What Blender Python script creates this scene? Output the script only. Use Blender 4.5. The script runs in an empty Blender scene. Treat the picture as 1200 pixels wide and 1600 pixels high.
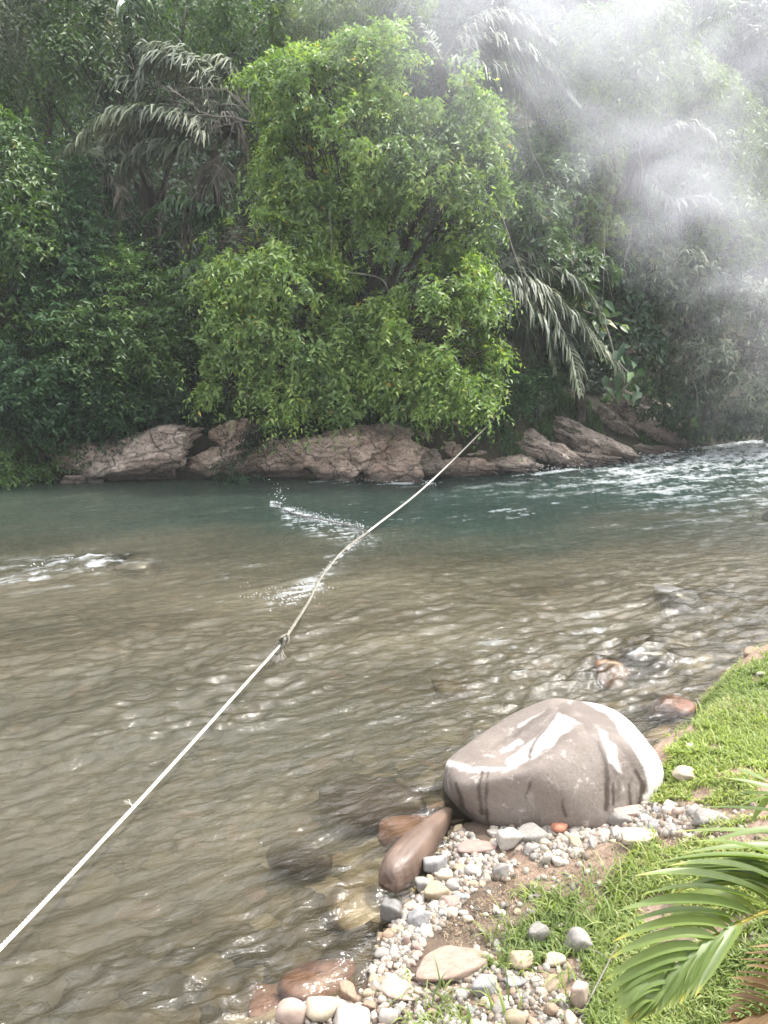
import bpy, math, random
import numpy as np
from mathutils import Vector
random.seed(7)
RS = np.random.RandomState
S = bpy.context.scene
COL = S.collection

# ------------------------------------------------------------------ camera, sky, sun, exposure
CAM_H = 2.4
PITCH = math.radians(12.0)
F = 1202.0
cam_d = bpy.data.cameras.new('camera'); cam = bpy.data.objects.new('camera', cam_d); COL.objects.link(cam)
cam.location = (0, 0, CAM_H)
cam.rotation_euler = (math.radians(90) - PITCH, 0, 0)
cam_d.sensor_fit = 'VERTICAL'; cam_d.sensor_height = 34.6; cam_d.lens = 26.0 * (1202 / 1202.3)
cam_d.clip_start = 0.05; cam_d.clip_end = 1000
S.camera = cam
SUN_EL = math.radians(60); SUN_AZ = math.radians(72)      # azimuth from +Y towards +X
W = bpy.data.worlds.new('World'); S.world = W; W.use_nodes = True
nt = W.node_tree; nt.nodes.clear()
sky = nt.nodes.new('ShaderNodeTexSky'); sky.sky_type = 'NISHITA'; sky.sun_disc = False
sky.sun_elevation = SUN_EL; sky.sun_rotation = SUN_AZ; sky.dust_density = 5.0; sky.air_density = 1.0; sky.ozone_density = 1.0
hsv = nt.nodes.new('ShaderNodeHueSaturation'); hsv.inputs['Saturation'].default_value = 0.35
bg = nt.nodes.new('ShaderNodeBackground'); bg.inputs['Strength'].default_value = 0.15
wo = nt.nodes.new('ShaderNodeOutputWorld')
wtc = nt.nodes.new('ShaderNodeTexCoord'); wmp = nt.nodes.new('ShaderNodeMapping'); wmp.inputs['Scale'].default_value = (1, 1, 2.2)
wns = nt.nodes.new('ShaderNodeTexNoise'); wns.inputs['Scale'].default_value = 2.6; wns.inputs['Detail'].default_value = 6
wrp = nt.nodes.new('ShaderNodeValToRGB'); wrp.color_ramp.elements[0].position = .32; wrp.color_ramp.elements[1].position = .52
wmx = nt.nodes.new('ShaderNodeMix'); wmx.data_type = 'RGBA'; wmx.inputs[7].default_value = (10.5, 10.8, 11.6, 1)      # sunlit cloud
nt.links.new(wtc.outputs['Generated'], wmp.inputs[0]); nt.links.new(wmp.outputs[0], wns.inputs['Vector']); nt.links.new(wns.outputs[0], wrp.inputs[0])
nt.links.new(sky.outputs[0], hsv.inputs['Color']); nt.links.new(hsv.outputs[0], wmx.inputs[6]); nt.links.new(wrp.outputs[0], wmx.inputs[0])
# bright aureole of thin cloud round the sun
sv = nt.nodes.new('ShaderNodeVectorMath'); sv.operation = 'DOT_PRODUCT'; sv.inputs[1].default_value = (math.sin(SUN_AZ) * math.cos(SUN_EL), math.cos(SUN_AZ) * math.cos(SUN_EL), math.sin(SUN_EL))
nt.links.new(wtc.outputs['Generated'], sv.inputs[0])
def wm(op, a, b):
    n = nt.nodes.new('ShaderNodeMath'); n.operation = op; n.use_clamp = False
    for s_, v_ in ((n.inputs[0], a), (n.inputs[1], b)):
        if isinstance(v_, (int, float)): s_.default_value = v_
        else: nt.links.new(v_, s_)
    return n.outputs[0]
au = wm('MULTIPLY', wm('POWER', wm('MAXIMUM', sv.outputs['Value'], 0.0), 4.0), 30.0)
wad = nt.nodes.new('ShaderNodeMix'); wad.data_type = 'RGBA'; wad.blend_type = 'ADD'; wad.inputs[0].default_value = 1.0
wcm = nt.nodes.new('ShaderNodeCombineColor'); nt.links.new(au, wcm.inputs[0]); nt.links.new(au, wcm.inputs[1]); nt.links.new(wm('MULTIPLY', au, 1.02), wcm.inputs[2])
nt.links.new(wmx.outputs[2], wad.inputs[6]); nt.links.new(wcm.outputs[0], wad.inputs[7]); nt.links.new(wad.outputs[2], bg.inputs[0]); nt.links.new(bg.outputs[0], wo.inputs[0])
sd = bpy.data.lights.new('sun', 'SUN'); sd.energy = 4.5; sd.angle = math.radians(4); sd.color = (1.0, 0.955, 0.88)
sun = bpy.data.objects.new('sun', sd); COL.objects.link(sun)
sdir = Vector((math.sin(SUN_AZ) * math.cos(SUN_EL), math.cos(SUN_AZ) * math.cos(SUN_EL), math.sin(SUN_EL)))
sun.rotation_euler = sdir.to_track_quat('Z', 'Y').to_euler()
S.view_settings.view_transform = 'Standard'; S.view_settings.look = 'None'
S.view_settings.exposure = 0.38; S.view_settings.gamma = 1.0
S.render.engine = 'CYCLES'
S.cycles.transparent_max_bounces = 12
S.cycles.volume_step_rate = 1.0; S.cycles.volume_max_steps = 96
S.cycles.max_bounces = 6; S.cycles.volume_bounces = 1

# ------------------------------------------------------------------ maths helpers
CP, SP = math.cos(PITCH), math.sin(PITCH)
def ray(px, py):
    a = np.asarray(px, float) - 600; u = 800 - np.asarray(py, float)
    return np.stack([a, F * CP + u * SP, -F * SP + u * CP], -1) / F
def at_y(px, py, Y):
    r = ray(px, py); t = np.asarray(Y) / r[..., 1]
    return r * t[..., None] + np.array([0, 0, CAM_H])
def at_z(px, py, z=0.0):
    r = ray(px, py); t = (z - CAM_H) / r[..., 2]
    return r * t[..., None] + np.array([0, 0, CAM_H])
def mpp(P):       # metres per photo pixel at a world point
    P = np.asarray(P); return (P[..., 1] * CP - (P[..., 2] - CAM_H) * SP) / F
def project(P):
    x = P[:, 0]; d = P[:, 1] * CP - (P[:, 2] - CAM_H) * SP; u = P[:, 1] * SP + (P[:, 2] - CAM_H) * CP
    return 600 + F * x / d, 800 - F * u / d
def hsh(i, j, k, seed):
    h = (i * 374761393 + j * 668265263 + k * 2147483647 + seed * 1274126177) & 0xFFFFFFFF
    h = ((h ^ (h >> 13)) * 1274126177) & 0xFFFFFFFF
    h = ((h ^ (h >> 16)) * 2246822519) & 0xFFFFFFFF
    return ((h ^ (h >> 15)) & 0xFFFFFF) / float(0xFFFFFF)
def vnoise(P, seed=0):
    P = np.asarray(P, float)
    if P.shape[-1] == 2:
        i = np.floor(P).astype(np.int64); f = P - i; f = f * f * f * (f * (f * 6 - 15) + 10)
        a = hsh(i[..., 0], i[..., 1], 0, seed); b = hsh(i[..., 0] + 1, i[..., 1], 0, seed)
        c = hsh(i[..., 0], i[..., 1] + 1, 0, seed); d = hsh(i[..., 0] + 1, i[..., 1] + 1, 0, seed)
        return (a * (1 - f[..., 0]) + b * f[..., 0]) * (1 - f[..., 1]) + (c * (1 - f[..., 0]) + d * f[..., 0]) * f[..., 1]
    i = np.floor(P).astype(np.int64); f = P - i; f = f * f * (3 - 2 * f)
    out = 0
    for dx in (0, 1):
        for dy in (0, 1):
            for dz in (0, 1):
                w = (f[..., 0] if dx else 1 - f[..., 0]) * (f[..., 1] if dy else 1 - f[..., 1]) * (f[..., 2] if dz else 1 - f[..., 2])
                out = out + w * hsh(i[..., 0] + dx, i[..., 1] + dy, i[..., 2] + dz, seed)
    return out
def fbm(P, oct=4, seed=0):
    s = 0; a = 0.5; t = 0
    for o in range(oct):
        s = s + a * vnoise(np.asarray(P) * (2 ** o) + o * 17.3, seed + o); t += a; a *= 0.5
    return s / t
def sst(a, b, x):
    t = np.clip((x - a) / (b - a), 0, 1); return t * t * (3 - 2 * t)
def unit(v): return v / np.maximum(np.linalg.norm(v, axis=-1, keepdims=True), 1e-9)

NEAR = at_z(*np.array([(180, 2300), (330, 1700), (400, 1600), (470, 1572), (560, 1548), (590, 1490), (612, 1440), (655, 1400), (690, 1330), (720, 1290), (800, 1255),
                 (960, 1205), (1040, 1172), (1078, 1140), (1090, 1095), (1130, 1058), (1172, 1036), (1215, 1005), (1330, 950), (1600, 880), (2400, 800)], float).T)[:, :2]
NEAR = np.vstack([[(-30, -22), (-8, -5)], NEAR, [(80, 44)]])
FAR = at_z(*np.array([(-900, 768), (0, 752), (290, 747), (420, 744), (600, 752), (680, 746), (830, 738), (900, 724), (965, 716), (1060, 702), (1200, 686), (1500, 668)], float).T)[:, :2]
FAR = np.vstack([[(-80, 10)], FAR, [(90, 62)]])
def sdist(x, y, poly, sign):
    P = np.stack([x, y], -1); best = np.full(x.shape, 1e9)
    for a, b in zip(poly[:-1], poly[1:]):
        ab = b - a; t = np.clip(((P - a) @ ab) / (ab @ ab), 0, 1)
        q = P - a - t[..., None] * ab
        best = np.minimum(best, q[..., 0] ** 2 + q[..., 1] ** 2)
    yy = np.interp(x, poly[:, 0], poly[:, 1])
    return np.sqrt(best) * np.where((y - yy) * sign > 0, 1, -1)
def dists(x, y): return sdist(x, y, NEAR, -1), sdist(x, y, FAR, 1)
def ground(x, y, full=False):
    x = np.asarray(x, float); y = np.asarray(y, float)
    dn, df = dists(x, y)
    P2 = np.stack([x, y], -1)
    n1 = fbm(P2 * 0.35, 4, 3) - .5; n2 = fbm(P2 * 2.2, 4, 5) - .5; n3 = fbm(P2 * 9, 3, 9) - .5
    lip = sst(1.0, 1.7, x) * 0.24 * sst(0.0, 0.22, dn)
    zn = np.where(dn < 2.5, dn * 0.16, 0.4 + (dn - 2.5) * 0.24)
    zn = np.minimum(zn, 2.2) + lip + n2 * 0.10 * sst(0, .5, dn) + n3 * 0.03
    ad = np.abs(dn); af = np.abs(df)
    zb = -0.42 * (1 - np.exp(-ad / 0.8)) - 0.9 * sst(5.0, 2.8, af) * sst(0, 0.6, af) + n2 * 0.12 * sst(0, 1, ad) * sst(0, 1, af) - 0.02
    up = sst(0, 0.7, df) * 0.75
    s = np.maximum(df - 0.7, 0)
    gentle = sst(3.0, 5.0, x) * sst(11, 7, x)
    zf = up * (1 - 0.5 * gentle) + s * (1.1 - 0.25 * gentle) + n1 * np.minimum(s, 3) * 1.3 + n2 * 0.35 * sst(0, 1, df)
    zf = np.where(zf > 17, 17 + (zf - 17) * 0.25, zf); zf = np.minimum(zf, 20)
    z = np.where(df > 0, zf, np.where(dn > 0, zn, zb))
    if full: return z, dn, df
    return z
def on_ground(px, py):
    px = np.atleast_1d(np.asarray(px, float)); py = np.atleast_1d(np.asarray(py, float))
    z = np.zeros(px.shape)
    for _ in range(10):
        P = at_z(px, py, z); z = 0.5 * z + 0.5 * np.clip(ground(P[:, 0], P[:, 1]), -1, 1.9)
    P = at_z(px, py, z); P[:, 2] = ground(P[:, 0], P[:, 1])
    return P

# ------------------------------------------------------------------ object helpers
def tag(o, label=None, cat=None, group=None, kind=None):
    if label: o['label'] = label
    if cat: o['category'] = cat
    if group: o['group'] = group
    if kind: o['kind'] = kind
    return o
def empty(name, loc, label, cat, group=None):
    o = bpy.data.objects.new(name, None); COL.objects.link(o); o.location = [float(v) for v in loc]; o.empty_display_size = .1
    return tag(o, label, cat, group)
def mk(name, V, Fc, mat, parent=None, smooth=False, attrs=None, base=None):
    """one mesh object from arrays; V in world space, shifted to the parent (or base) origin"""
    V = np.asarray(V, float)
    if parent is not None:
        off = np.array(parent.location)
        if parent.parent is not None: off = off + np.array(parent.parent.location)
    elif base is not None: off = np.array(base, float)
    else: off = np.zeros(3)
    V = V - off
    m = bpy.data.meshes.new(name)
    if not isinstance(Fc, list): Fc = [Fc]
    Fc = [np.asarray(f, np.int32) for f in Fc if len(f)]
    loops = np.concatenate([f.ravel() for f in Fc])
    tot = np.concatenate([np.full(len(f), f.shape[1], np.int32) for f in Fc])
    start = np.concatenate([[0], np.cumsum(tot)[:-1]]).astype(np.int32)
    m.vertices.add(len(V)); m.vertices.foreach_set('co', V.astype(np.float32).ravel())
    m.loops.add(len(loops)); m.loops.foreach_set('vertex_index', loops)
    m.polygons.add(len(tot)); m.polygons.foreach_set('loop_start', start); m.polygons.foreach_set('loop_total', tot)
    if smooth: m.polygons.foreach_set('use_smooth', np.ones(len(tot), bool))
    m.update(calc_edges=True); m.validate()
    for k, v in (attrs or {}).items():
        a = m.attributes.new(k, 'FLOAT', 'POINT'); a.data.foreach_set('value', np.asarray(v, np.float32))
    if mat: m.materials.append(mat)
    o = bpy.data.objects.new(name, m); COL.objects.link(o)
    if parent is not None: o.parent = parent
    elif base is not None: o.location = [float(v) for v in base]
    return o
def grid_faces(nx, ny):
    i = np.arange((nx - 1) * (ny - 1)); r = i // (nx - 1); c = i % (nx - 1); a = r * nx + c
    return np.stack([a, a + 1, a + nx + 1, a + nx], 1)
class Acc:
    def __init__(s): s.V = []; s.T = []; s.Q = []; s.R = []; s.n = 0
    def add(s, V, T=None, Q=None, r=None):
        V = np.asarray(V, float)
        if T is not None: s.T.append(np.asarray(T) + s.n)
        if Q is not None: s.Q.append(np.asarray(Q) + s.n)
        s.V.append(V); s.R.append(np.full(len(V), 0.5) if r is None else np.broadcast_to(np.asarray(r, float), (len(V),))); s.n += len(V)
        return s
    def build(s, name, mat, parent=None, smooth=False, base=None):
        F_ = ([np.concatenate(s.T)] if s.T else []) + ([np.concatenate(s.Q)] if s.Q else [])
        return mk(name, np.concatenate(s.V), F_, mat, parent, smooth, {'rnd': np.concatenate(s.R)}, base)
def smooth_path(P, n):
    P = np.asarray(P, float); k = len(P)
    if k == 2: return P[0] + (P[1] - P[0]) * np.linspace(0, 1, n)[:, None]
    Q = np.vstack([2 * P[0] - P[1], P, 2 * P[-1] - P[-2]])
    t = np.linspace(0, k - 1 - 1e-6, n); i = t.astype(int); f = (t - i)[:, None]
    p0, p1, p2, p3 = Q[i], Q[i + 1], Q[i + 2], Q[i + 3]
    return 0.5 * (2 * p1 + (p2 - p0) * f + (2 * p0 - 5 * p1 + 4 * p2 - p3) * f ** 2 + (3 * p1 - p0 - 3 * p2 + p3) * f ** 3)
def frames(P):
    T = unit(np.gradient(P, axis=0)); ref = np.array([0, 0, 1.0]) if abs(T[:, 2]).mean() < .85 else np.array([1.0, 0, 0])
    A = unit(np.cross(T, ref)); B = np.cross(A, T); return T, A, B
def tube(acc, P, r, sides=6, rnd=.5):
    P = np.asarray(P, float); n = len(P); r = np.broadcast_to(np.asarray(r, float), (n,))
    T, A, B = frames(P); a = np.arange(sides) / sides * 2 * math.pi
    V = P[:, None] + r[:, None, None] * (np.cos(a)[None, :, None] * A[:, None] + np.sin(a)[None, :, None] * B[:, None])
    i = np.arange((n - 1) * sides); q = i // sides; c = i % sides; c2 = (c + 1) % sides
    Q = np.stack([q * sides + c, q * sides + c2, (q + 1) * sides + c2, (q + 1) * sides + c], 1)
    V = V.reshape(-1, 3)
    caps = [(e * sides, e * sides + k, e * sides + k + 1) for e in (0, n - 1) for k in range(1, sides - 1)]
    acc.add(V, T=caps, Q=Q, r=rnd)

# ------------------------------------------------------------------ materials
def newmat(name):
    m = bpy.data.materials.new(name); m.use_nodes = True; t = m.node_tree; t.nodes.clear()
    out = t.nodes.new('ShaderNodeOutputMaterial'); return m, t, out
def N(t, typ, **kw):
    n = t.nodes.new(typ)
    for k, v in kw.items():
        if hasattr(n, k): setattr(n, k, v)
    return n
def ramp(t, fac, stops):
    r = t.nodes.new('ShaderNodeValToRGB'); e = r.color_ramp.elements
    while len(e) < len(stops): e.new(0.5)
    for i, (p, c) in enumerate(stops):
        e[i].position = p; e[i].color = (*c, 1) if len(c) == 3 else c
    t.links.new(fac, r.inputs[0]); return r
def noise(t, scale, detail=4, vec=None, rough=.55, coord='Object', dist=0.0, mapscale=None):
    n = t.nodes.new('ShaderNodeTexNoise'); n.inputs['Scale'].default_value = scale; n.inputs['Detail'].default_value = detail
    n.inputs['Roughness'].default_value = rough; n.inputs['Distortion'].default_value = dist
    if vec is None:
        tc = t.nodes.new('ShaderNodeTexCoord'); vec = tc.outputs[coord]
        if mapscale:
            mp = t.nodes.new('ShaderNodeMapping'); mp.inputs['Scale'].default_value = mapscale; t.links.new(vec, mp.inputs[0]); vec = mp.outputs[0]
    t.links.new(vec, n.inputs['Vector']); return n
def mixc(t, fac, a, b, mode='MIX'):
    n = t.nodes.new('ShaderNodeMix'); n.data_type = 'RGBA'; n.blend_type = mode
    for s, v in ((n.inputs[0], fac), (n.inputs[6], a), (n.inputs[7], b)):
        if isinstance(v, (int, float)): s.default_value = v
        elif isinstance(v, tuple): s.default_value = (*v, 1) if len(v) == 3 else v
        else: t.links.new(v, s)
    return n.outputs[2]
def math_(t, op, a, b=None, clamp=False):
    n = t.nodes.new('ShaderNodeMath'); n.operation = op; n.use_clamp = clamp
    for s, v in ((n.inputs[0], a), (n.inputs[1], b)):
        if v is None: continue
        if isinstance(v, (int, float)): s.default_value = v
        else: t.links.new(v, s)
    return n.outputs[0]
def attr(t, name):
    a = t.nodes.new('ShaderNodeAttribute'); a.attribute_name = name; return a.outputs['Fac']
def leaf_mat(name, stops, trans=0.35, rough=0.42, tgain=(1.25, 1.35, .5), spec=.5):
    m, t, out = newmat(name)
    r = ramp(t, attr(t, 'rnd'), stops)
    nz = noise(t, 0.9, 3, coord='Object'); rr = ramp(t, nz.outputs[0], [(.3, (.62, .68, .75)), (.7, (1.25, 1.2, 1.05))])
    c = mixc(t, 1.0, r.outputs[0], rr.outputs[0], 'MULTIPLY')
    p = N(t, 'ShaderNodeBsdfPrincipled'); p.inputs['Roughness'].default_value = rough; p.inputs['Specular IOR Level'].default_value = spec
    t.links.new(c, p.inputs['Base Color'])
    tr = N(t, 'ShaderNodeBsdfTranslucent'); tc = mixc(t, 1.0, c, tgain, 'MULTIPLY'); t.links.new(tc, tr.inputs[0])
    mx = N(t, 'ShaderNodeMixShader'); mx.inputs[0].default_value = trans
    t.links.new(p.outputs[0], mx.inputs[1]); t.links.new(tr.outputs[0], mx.inputs[2]); t.links.new(mx.outputs[0], out.inputs[0]); return m
def rough_mat(name, c1, c2, scale=6, rough=.85, bump=.4, bscale=None, spec=.3, c3=None):
    m, t, out = newmat(name)
    nz = noise(t, scale, 6); st = [(.32, c1), (.68, c2)] + ([(.8, c3)] if c3 else [])
    r = ramp(t, nz.outputs[0], st); p = N(t, 'ShaderNodeBsdfPrincipled'); p.inputs['Roughness'].default_value = rough; p.inputs['Specular IOR Level'].default_value = spec
    t.links.new(r.outputs[0], p.inputs['Base Color'])
    b = N(t, 'ShaderNodeBump'); b.inputs['Strength'].default_value = bump; b.inputs['Distance'].default_value = 0.02
    n2 = noise(t, bscale or scale * 4, 6); t.links.new(n2.outputs[0], b.inputs['Height']); t.links.new(b.outputs[0], p.inputs['Normal'])
    t.links.new(p.outputs[0], out.inputs[0]); return m
M = {}
M['leaf_main'] = leaf_mat('bright_leaf', [(0, (.06, .105, .036)), (.4, (.155, .25, .075)), (.75, (.27, .375, .12)), (.955, (.38, .44, .13)), (.975, (.45, .32, .05)), (1, (.50, .24, .05))], .45)
M['leaf_mid'] = leaf_mat('green_leaf', [(0, (.03, .07, .024)), (.5, (.065, .125, .034)), (.85, (.11, .185, .045)), (.97, (.16, .21, .05)), (1, (.3, .2, .05))], .35)
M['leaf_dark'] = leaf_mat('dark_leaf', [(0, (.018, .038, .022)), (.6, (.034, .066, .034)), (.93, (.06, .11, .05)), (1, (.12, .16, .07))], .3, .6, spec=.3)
M['leaf_teal'] = leaf_mat('cool_green_leaf', [(0, (.018, .045, .022)), (.6, (.034, .078, .032)), (.93, (.06, .13, .045)), (1, (.1, .18, .06))], .34, .55, spec=.3)
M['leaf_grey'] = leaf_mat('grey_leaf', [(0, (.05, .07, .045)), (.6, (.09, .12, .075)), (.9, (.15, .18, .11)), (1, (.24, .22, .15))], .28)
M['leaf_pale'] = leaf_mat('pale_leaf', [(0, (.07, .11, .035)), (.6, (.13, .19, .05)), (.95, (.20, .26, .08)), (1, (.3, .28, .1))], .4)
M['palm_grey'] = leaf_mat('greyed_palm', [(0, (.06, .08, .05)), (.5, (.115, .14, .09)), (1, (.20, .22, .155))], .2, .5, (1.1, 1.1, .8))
M['palm_green'] = leaf_mat('palm_green', [(0, (.03, .075, .03)), (.6, (.06, .12, .045)), (1, (.12, .17, .07))], .3, .4)
M['dead'] = leaf_mat('dead_frond', [(0, (.05, .048, .038)), (.6, (.11, .10, .08)), (1, (.19, .175, .145))], .15, .7)
M['grass'] = leaf_mat('grass_blade', [(0, (.13, .18, .05)), (.4, (.23, .30, .08)), (.7, (.32, .38, .12)), (.87, (.38, .40, .16)), (1, (.50, .43, .26))], .48, .45, (1.1, 1.2, .6))
M['straw'] = leaf_mat('straw', [(0, (.22, .15, .10)), (.6, (.36, .27, .18)), (1, (.5, .42, .3))], .1, .8, (1, 1, 1), .2)
M['bark'] = rough_mat('bark', (.028, .024, .018), (.07, .06, .048), 5, .9, .6)
M['vine'] = rough_mat('vine_bark', (.10, .09, .075), (.24, .22, .19), 8, .85, .4)
M['rope'] = rough_mat('rope_fibre', (.50, .46, .38), (.72, .68, .60), 30, .9, .5, 200)
M['wetrope'] = rough_mat('wet_rope_fibre', (.14, .13, .10), (.28, .26, .215), 30, .6, .5, 200)
M['foam'] = rough_mat('foam', (.75, .78, .80), (.9, .9, .9), 20, .5, .2)

def stone_mat(name, c1, c2, rough=.8, wet=0.0, vein=.0, spec=.35, zwet=False, speck=1.0):
    m, t, out = newmat(name)
    nz = noise(t, 3.0, 7, coord='Object', rough=.65); r = ramp(t, nz.outputs[0], [(.3, c1), (.7, c2)])
    n2 = noise(t, 26, 5); r2 = ramp(t, n2.outputs[0], [(.35, (.80, .80, .80)), (.65, (1.12, 1.12, 1.12))])
    c = mixc(t, speck, r.outputs[0], r2.outputs[0], 'MULTIPLY')
    if vein:
        n3 = noise(t, 4.0, 2, dist=1.2); v = ramp(t, n3.outputs[0], [(.485, (0, 0, 0)), (.5, (1, 1, 1)), (.515, (0, 0, 0))])
        c = mixc(t, math_(t, 'MULTIPLY', v.outputs[0], vein), c, (.75, .73, .7))
    p = N(t, 'ShaderNodeBsdfPrincipled'); p.inputs['Roughness'].default_value = rough; p.inputs['Specular IOR Level'].default_value = spec
    t.links.new(c, p.inputs['Base Color'])
    b = N(t, 'ShaderNodeBump'); b.inputs['Strength'].default_value = .35; b.inputs['Distance'].default_value = .01
    n4 = noise(t, 14, 8, rough=.7); t.links.new(n4.outputs[0], b.inputs['Height']); t.links.new(b.outputs[0], p.inputs['Normal'])
    t.links.new(p.outputs[0], out.inputs[0]); return m
ST = {
 'white grey': stone_mat('pale_stone', (0.350, 0.316, 0.277), (0.462, 0.421, 0.367), vein=.3),
 'grey': stone_mat('grey_stone', (0.189, 0.174, 0.157), (0.294, 0.270, 0.241), vein=.3),
 'blue grey': stone_mat('slate_stone', (0.168, 0.167, 0.169), (0.280, 0.270, 0.259), vein=.5),
 'tan': stone_mat('tan_stone', (0.266, 0.204, 0.132), (0.385, 0.316, 0.217)),
 'cream': stone_mat('cream_stone', (0.364, 0.303, 0.217), (0.476, 0.415, 0.313)),
 'pink': stone_mat('pink_stone', (0.315, 0.230, 0.187), (0.420, 0.329, 0.271)),
 'mudpink': stone_mat('dusty_pink_stone', (0.220, 0.155, 0.120), (0.360, 0.273, 0.215)),
 'brown': stone_mat('brown_stone', (0.200, 0.136, 0.095), (0.330, 0.235, 0.163), rough=.6),
 'mauve': stone_mat('mauve_stone', (0.230, 0.160, 0.133), (0.320, 0.235, 0.198), rough=.75, speck=.5),
 'brick red': stone_mat('red_stone', (.36, .15, .09), (.47, .23, .15)),
 'dark grey': stone_mat('dark_wet_stone', (.10, .095, .085), (.19, .18, .165), rough=.3, spec=.6),
 'orange brown': stone_mat('orange_wet_stone', (.16, .085, .045), (.26, .15, .09), rough=.25, spec=.6),
 'red brown': stone_mat('drowned_red_stone', (.13, .065, .042), (.22, .115, .08), rough=.4),
 'drowned tan': stone_mat('drowned_tan_stone', (.20, .155, .10), (.32, .26, .18), rough=.4),
 'drowned dark': stone_mat('drowned_dark_stone', (.035, .025, .018), (.085, .058, .042), rough=.4),
}
def outcrop_mat():
    m, t, out = newmat('cracked_rock'); tc = N(t, 'ShaderNodeTexCoord')
    geo = N(t, 'ShaderNodeNewGeometry')
    w = noise(t, 2.2, 5, vec=geo.outputs['Position'], rough=.6)
    mp = N(t, 'ShaderNodeMapping'); mp.inputs['Rotation'].default_value = (0.3, .55, .2); mp.inputs['Scale'].default_value = (.75, .8, 2.0)
    add = N(t, 'ShaderNodeVectorMath'); add.operation = 'MULTIPLY_ADD'; add.inputs[1].default_value = (.5, .5, .5)
    t.links.new(w.outputs[1], add.inputs[0]); t.links.new(geo.outputs['Position'], add.inputs[2]); t.links.new(add.outputs[0], mp.inputs[0])
    v = N(t, 'ShaderNodeTexVoronoi'); v.feature = 'DISTANCE_TO_EDGE'; v.inputs['Scale'].default_value = 1.6; t.links.new(mp.outputs[0], v.inputs['Vector'])
    v2 = N(t, 'ShaderNodeTexVoronoi'); v2.feature = 'DISTANCE_TO_EDGE'; v2.inputs['Scale'].default_value = 5.0; t.links.new(mp.outputs[0], v2.inputs['Vector'])
    cr = ramp(t, v.outputs['Distance'], [(0, (.05, .05, .05)), (.028, (1, 1, 1))]); cr2 = ramp(t, v2.outputs['Distance'], [(0, (.35, .35, .35)), (.05, (1, 1, 1))])
    n1 = noise(t, 1.6, 7, vec=geo.outputs['Position'], rough=.65)
    c = ramp(t, n1.outputs[0], [(.28, (.23, .17, .135)), (.5, (.39, .31, .255)), (.72, (.52, .44, .37))]).outputs[0]
    n5 = noise(t, 14, 6, vec=geo.outputs['Position'], rough=.7); c = mixc(t, .8, c, ramp(t, n5.outputs[0], [(.3, (.6, .6, .6)), (.7, (1.25, 1.25, 1.25))]).outputs[0], 'MULTIPLY')
    c = mixc(t, .9, c, cr2.outputs[0], 'MULTIPLY')
    c = mixc(t, .8, c, cr.outputs[0], 'MULTIPLY'); oi = N(t, 'ShaderNodeObjectInfo'); c = mixc(t, 1.0, c, ramp(t, oi.outputs['Random'], [(0, (.72, .76, .76)), (.5, (1.0, 1.0, 1.0)), (1, (1.2, 1.14, 1.08))]).outputs[0], 'MULTIPLY')
    # moss patches
    n6 = noise(t, 2.4, 5, vec=geo.outputs['Position']); sx = N(t, 'ShaderNodeSeparateXYZ'); t.links.new(geo.outputs['Position'], sx.inputs[0])
    mo = ramp(t, n6.outputs[0], [(.58, (0, 0, 0)), (.68, (1, 1, 1))])
    c = mixc(t, math_(t, 'MULTIPLY', mo.outputs[0], .6), c, (.06, .085, .03))
    # wet band above the water line
    wz = math_(t, 'ADD', sx.outputs[2], math_(t, 'MULTIPLY', w.outputs[0], -.22))
    wet = ramp(t, math_(t, 'ADD', wz, .0), [(.0, (1, 1, 1)), (.13, (0, 0, 0))])
    c = mixc(t, math_(t, 'MULTIPLY', wet.outputs[0], .8), c, (.035, .03, .025))
    p = N(t, 'ShaderNodeBsdfPrincipled'); p.inputs['Roughness'].default_value = .85; t.links.new(c, p.inputs['Base Color'])
    h = math_(t, 'ADD', math_(t, 'MULTIPLY', cr.outputs[0], 1.0), math_(t, 'ADD', math_(t, 'MULTIPLY', cr2.outputs[0], .5), math_(t, 'MULTIPLY', n5.outputs[0], 1.0)))
    b = N(t, 'ShaderNodeBump'); b.inputs['Strength'].default_value = .8; b.inputs['Distance'].default_value = .06
    t.links.new(h, b.inputs['Height']); t.links.new(b.outputs[0], p.inputs['Normal']); t.links.new(p.outputs[0], out.inputs[0]); return m
M['outcrop'] = outcrop_mat()

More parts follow.
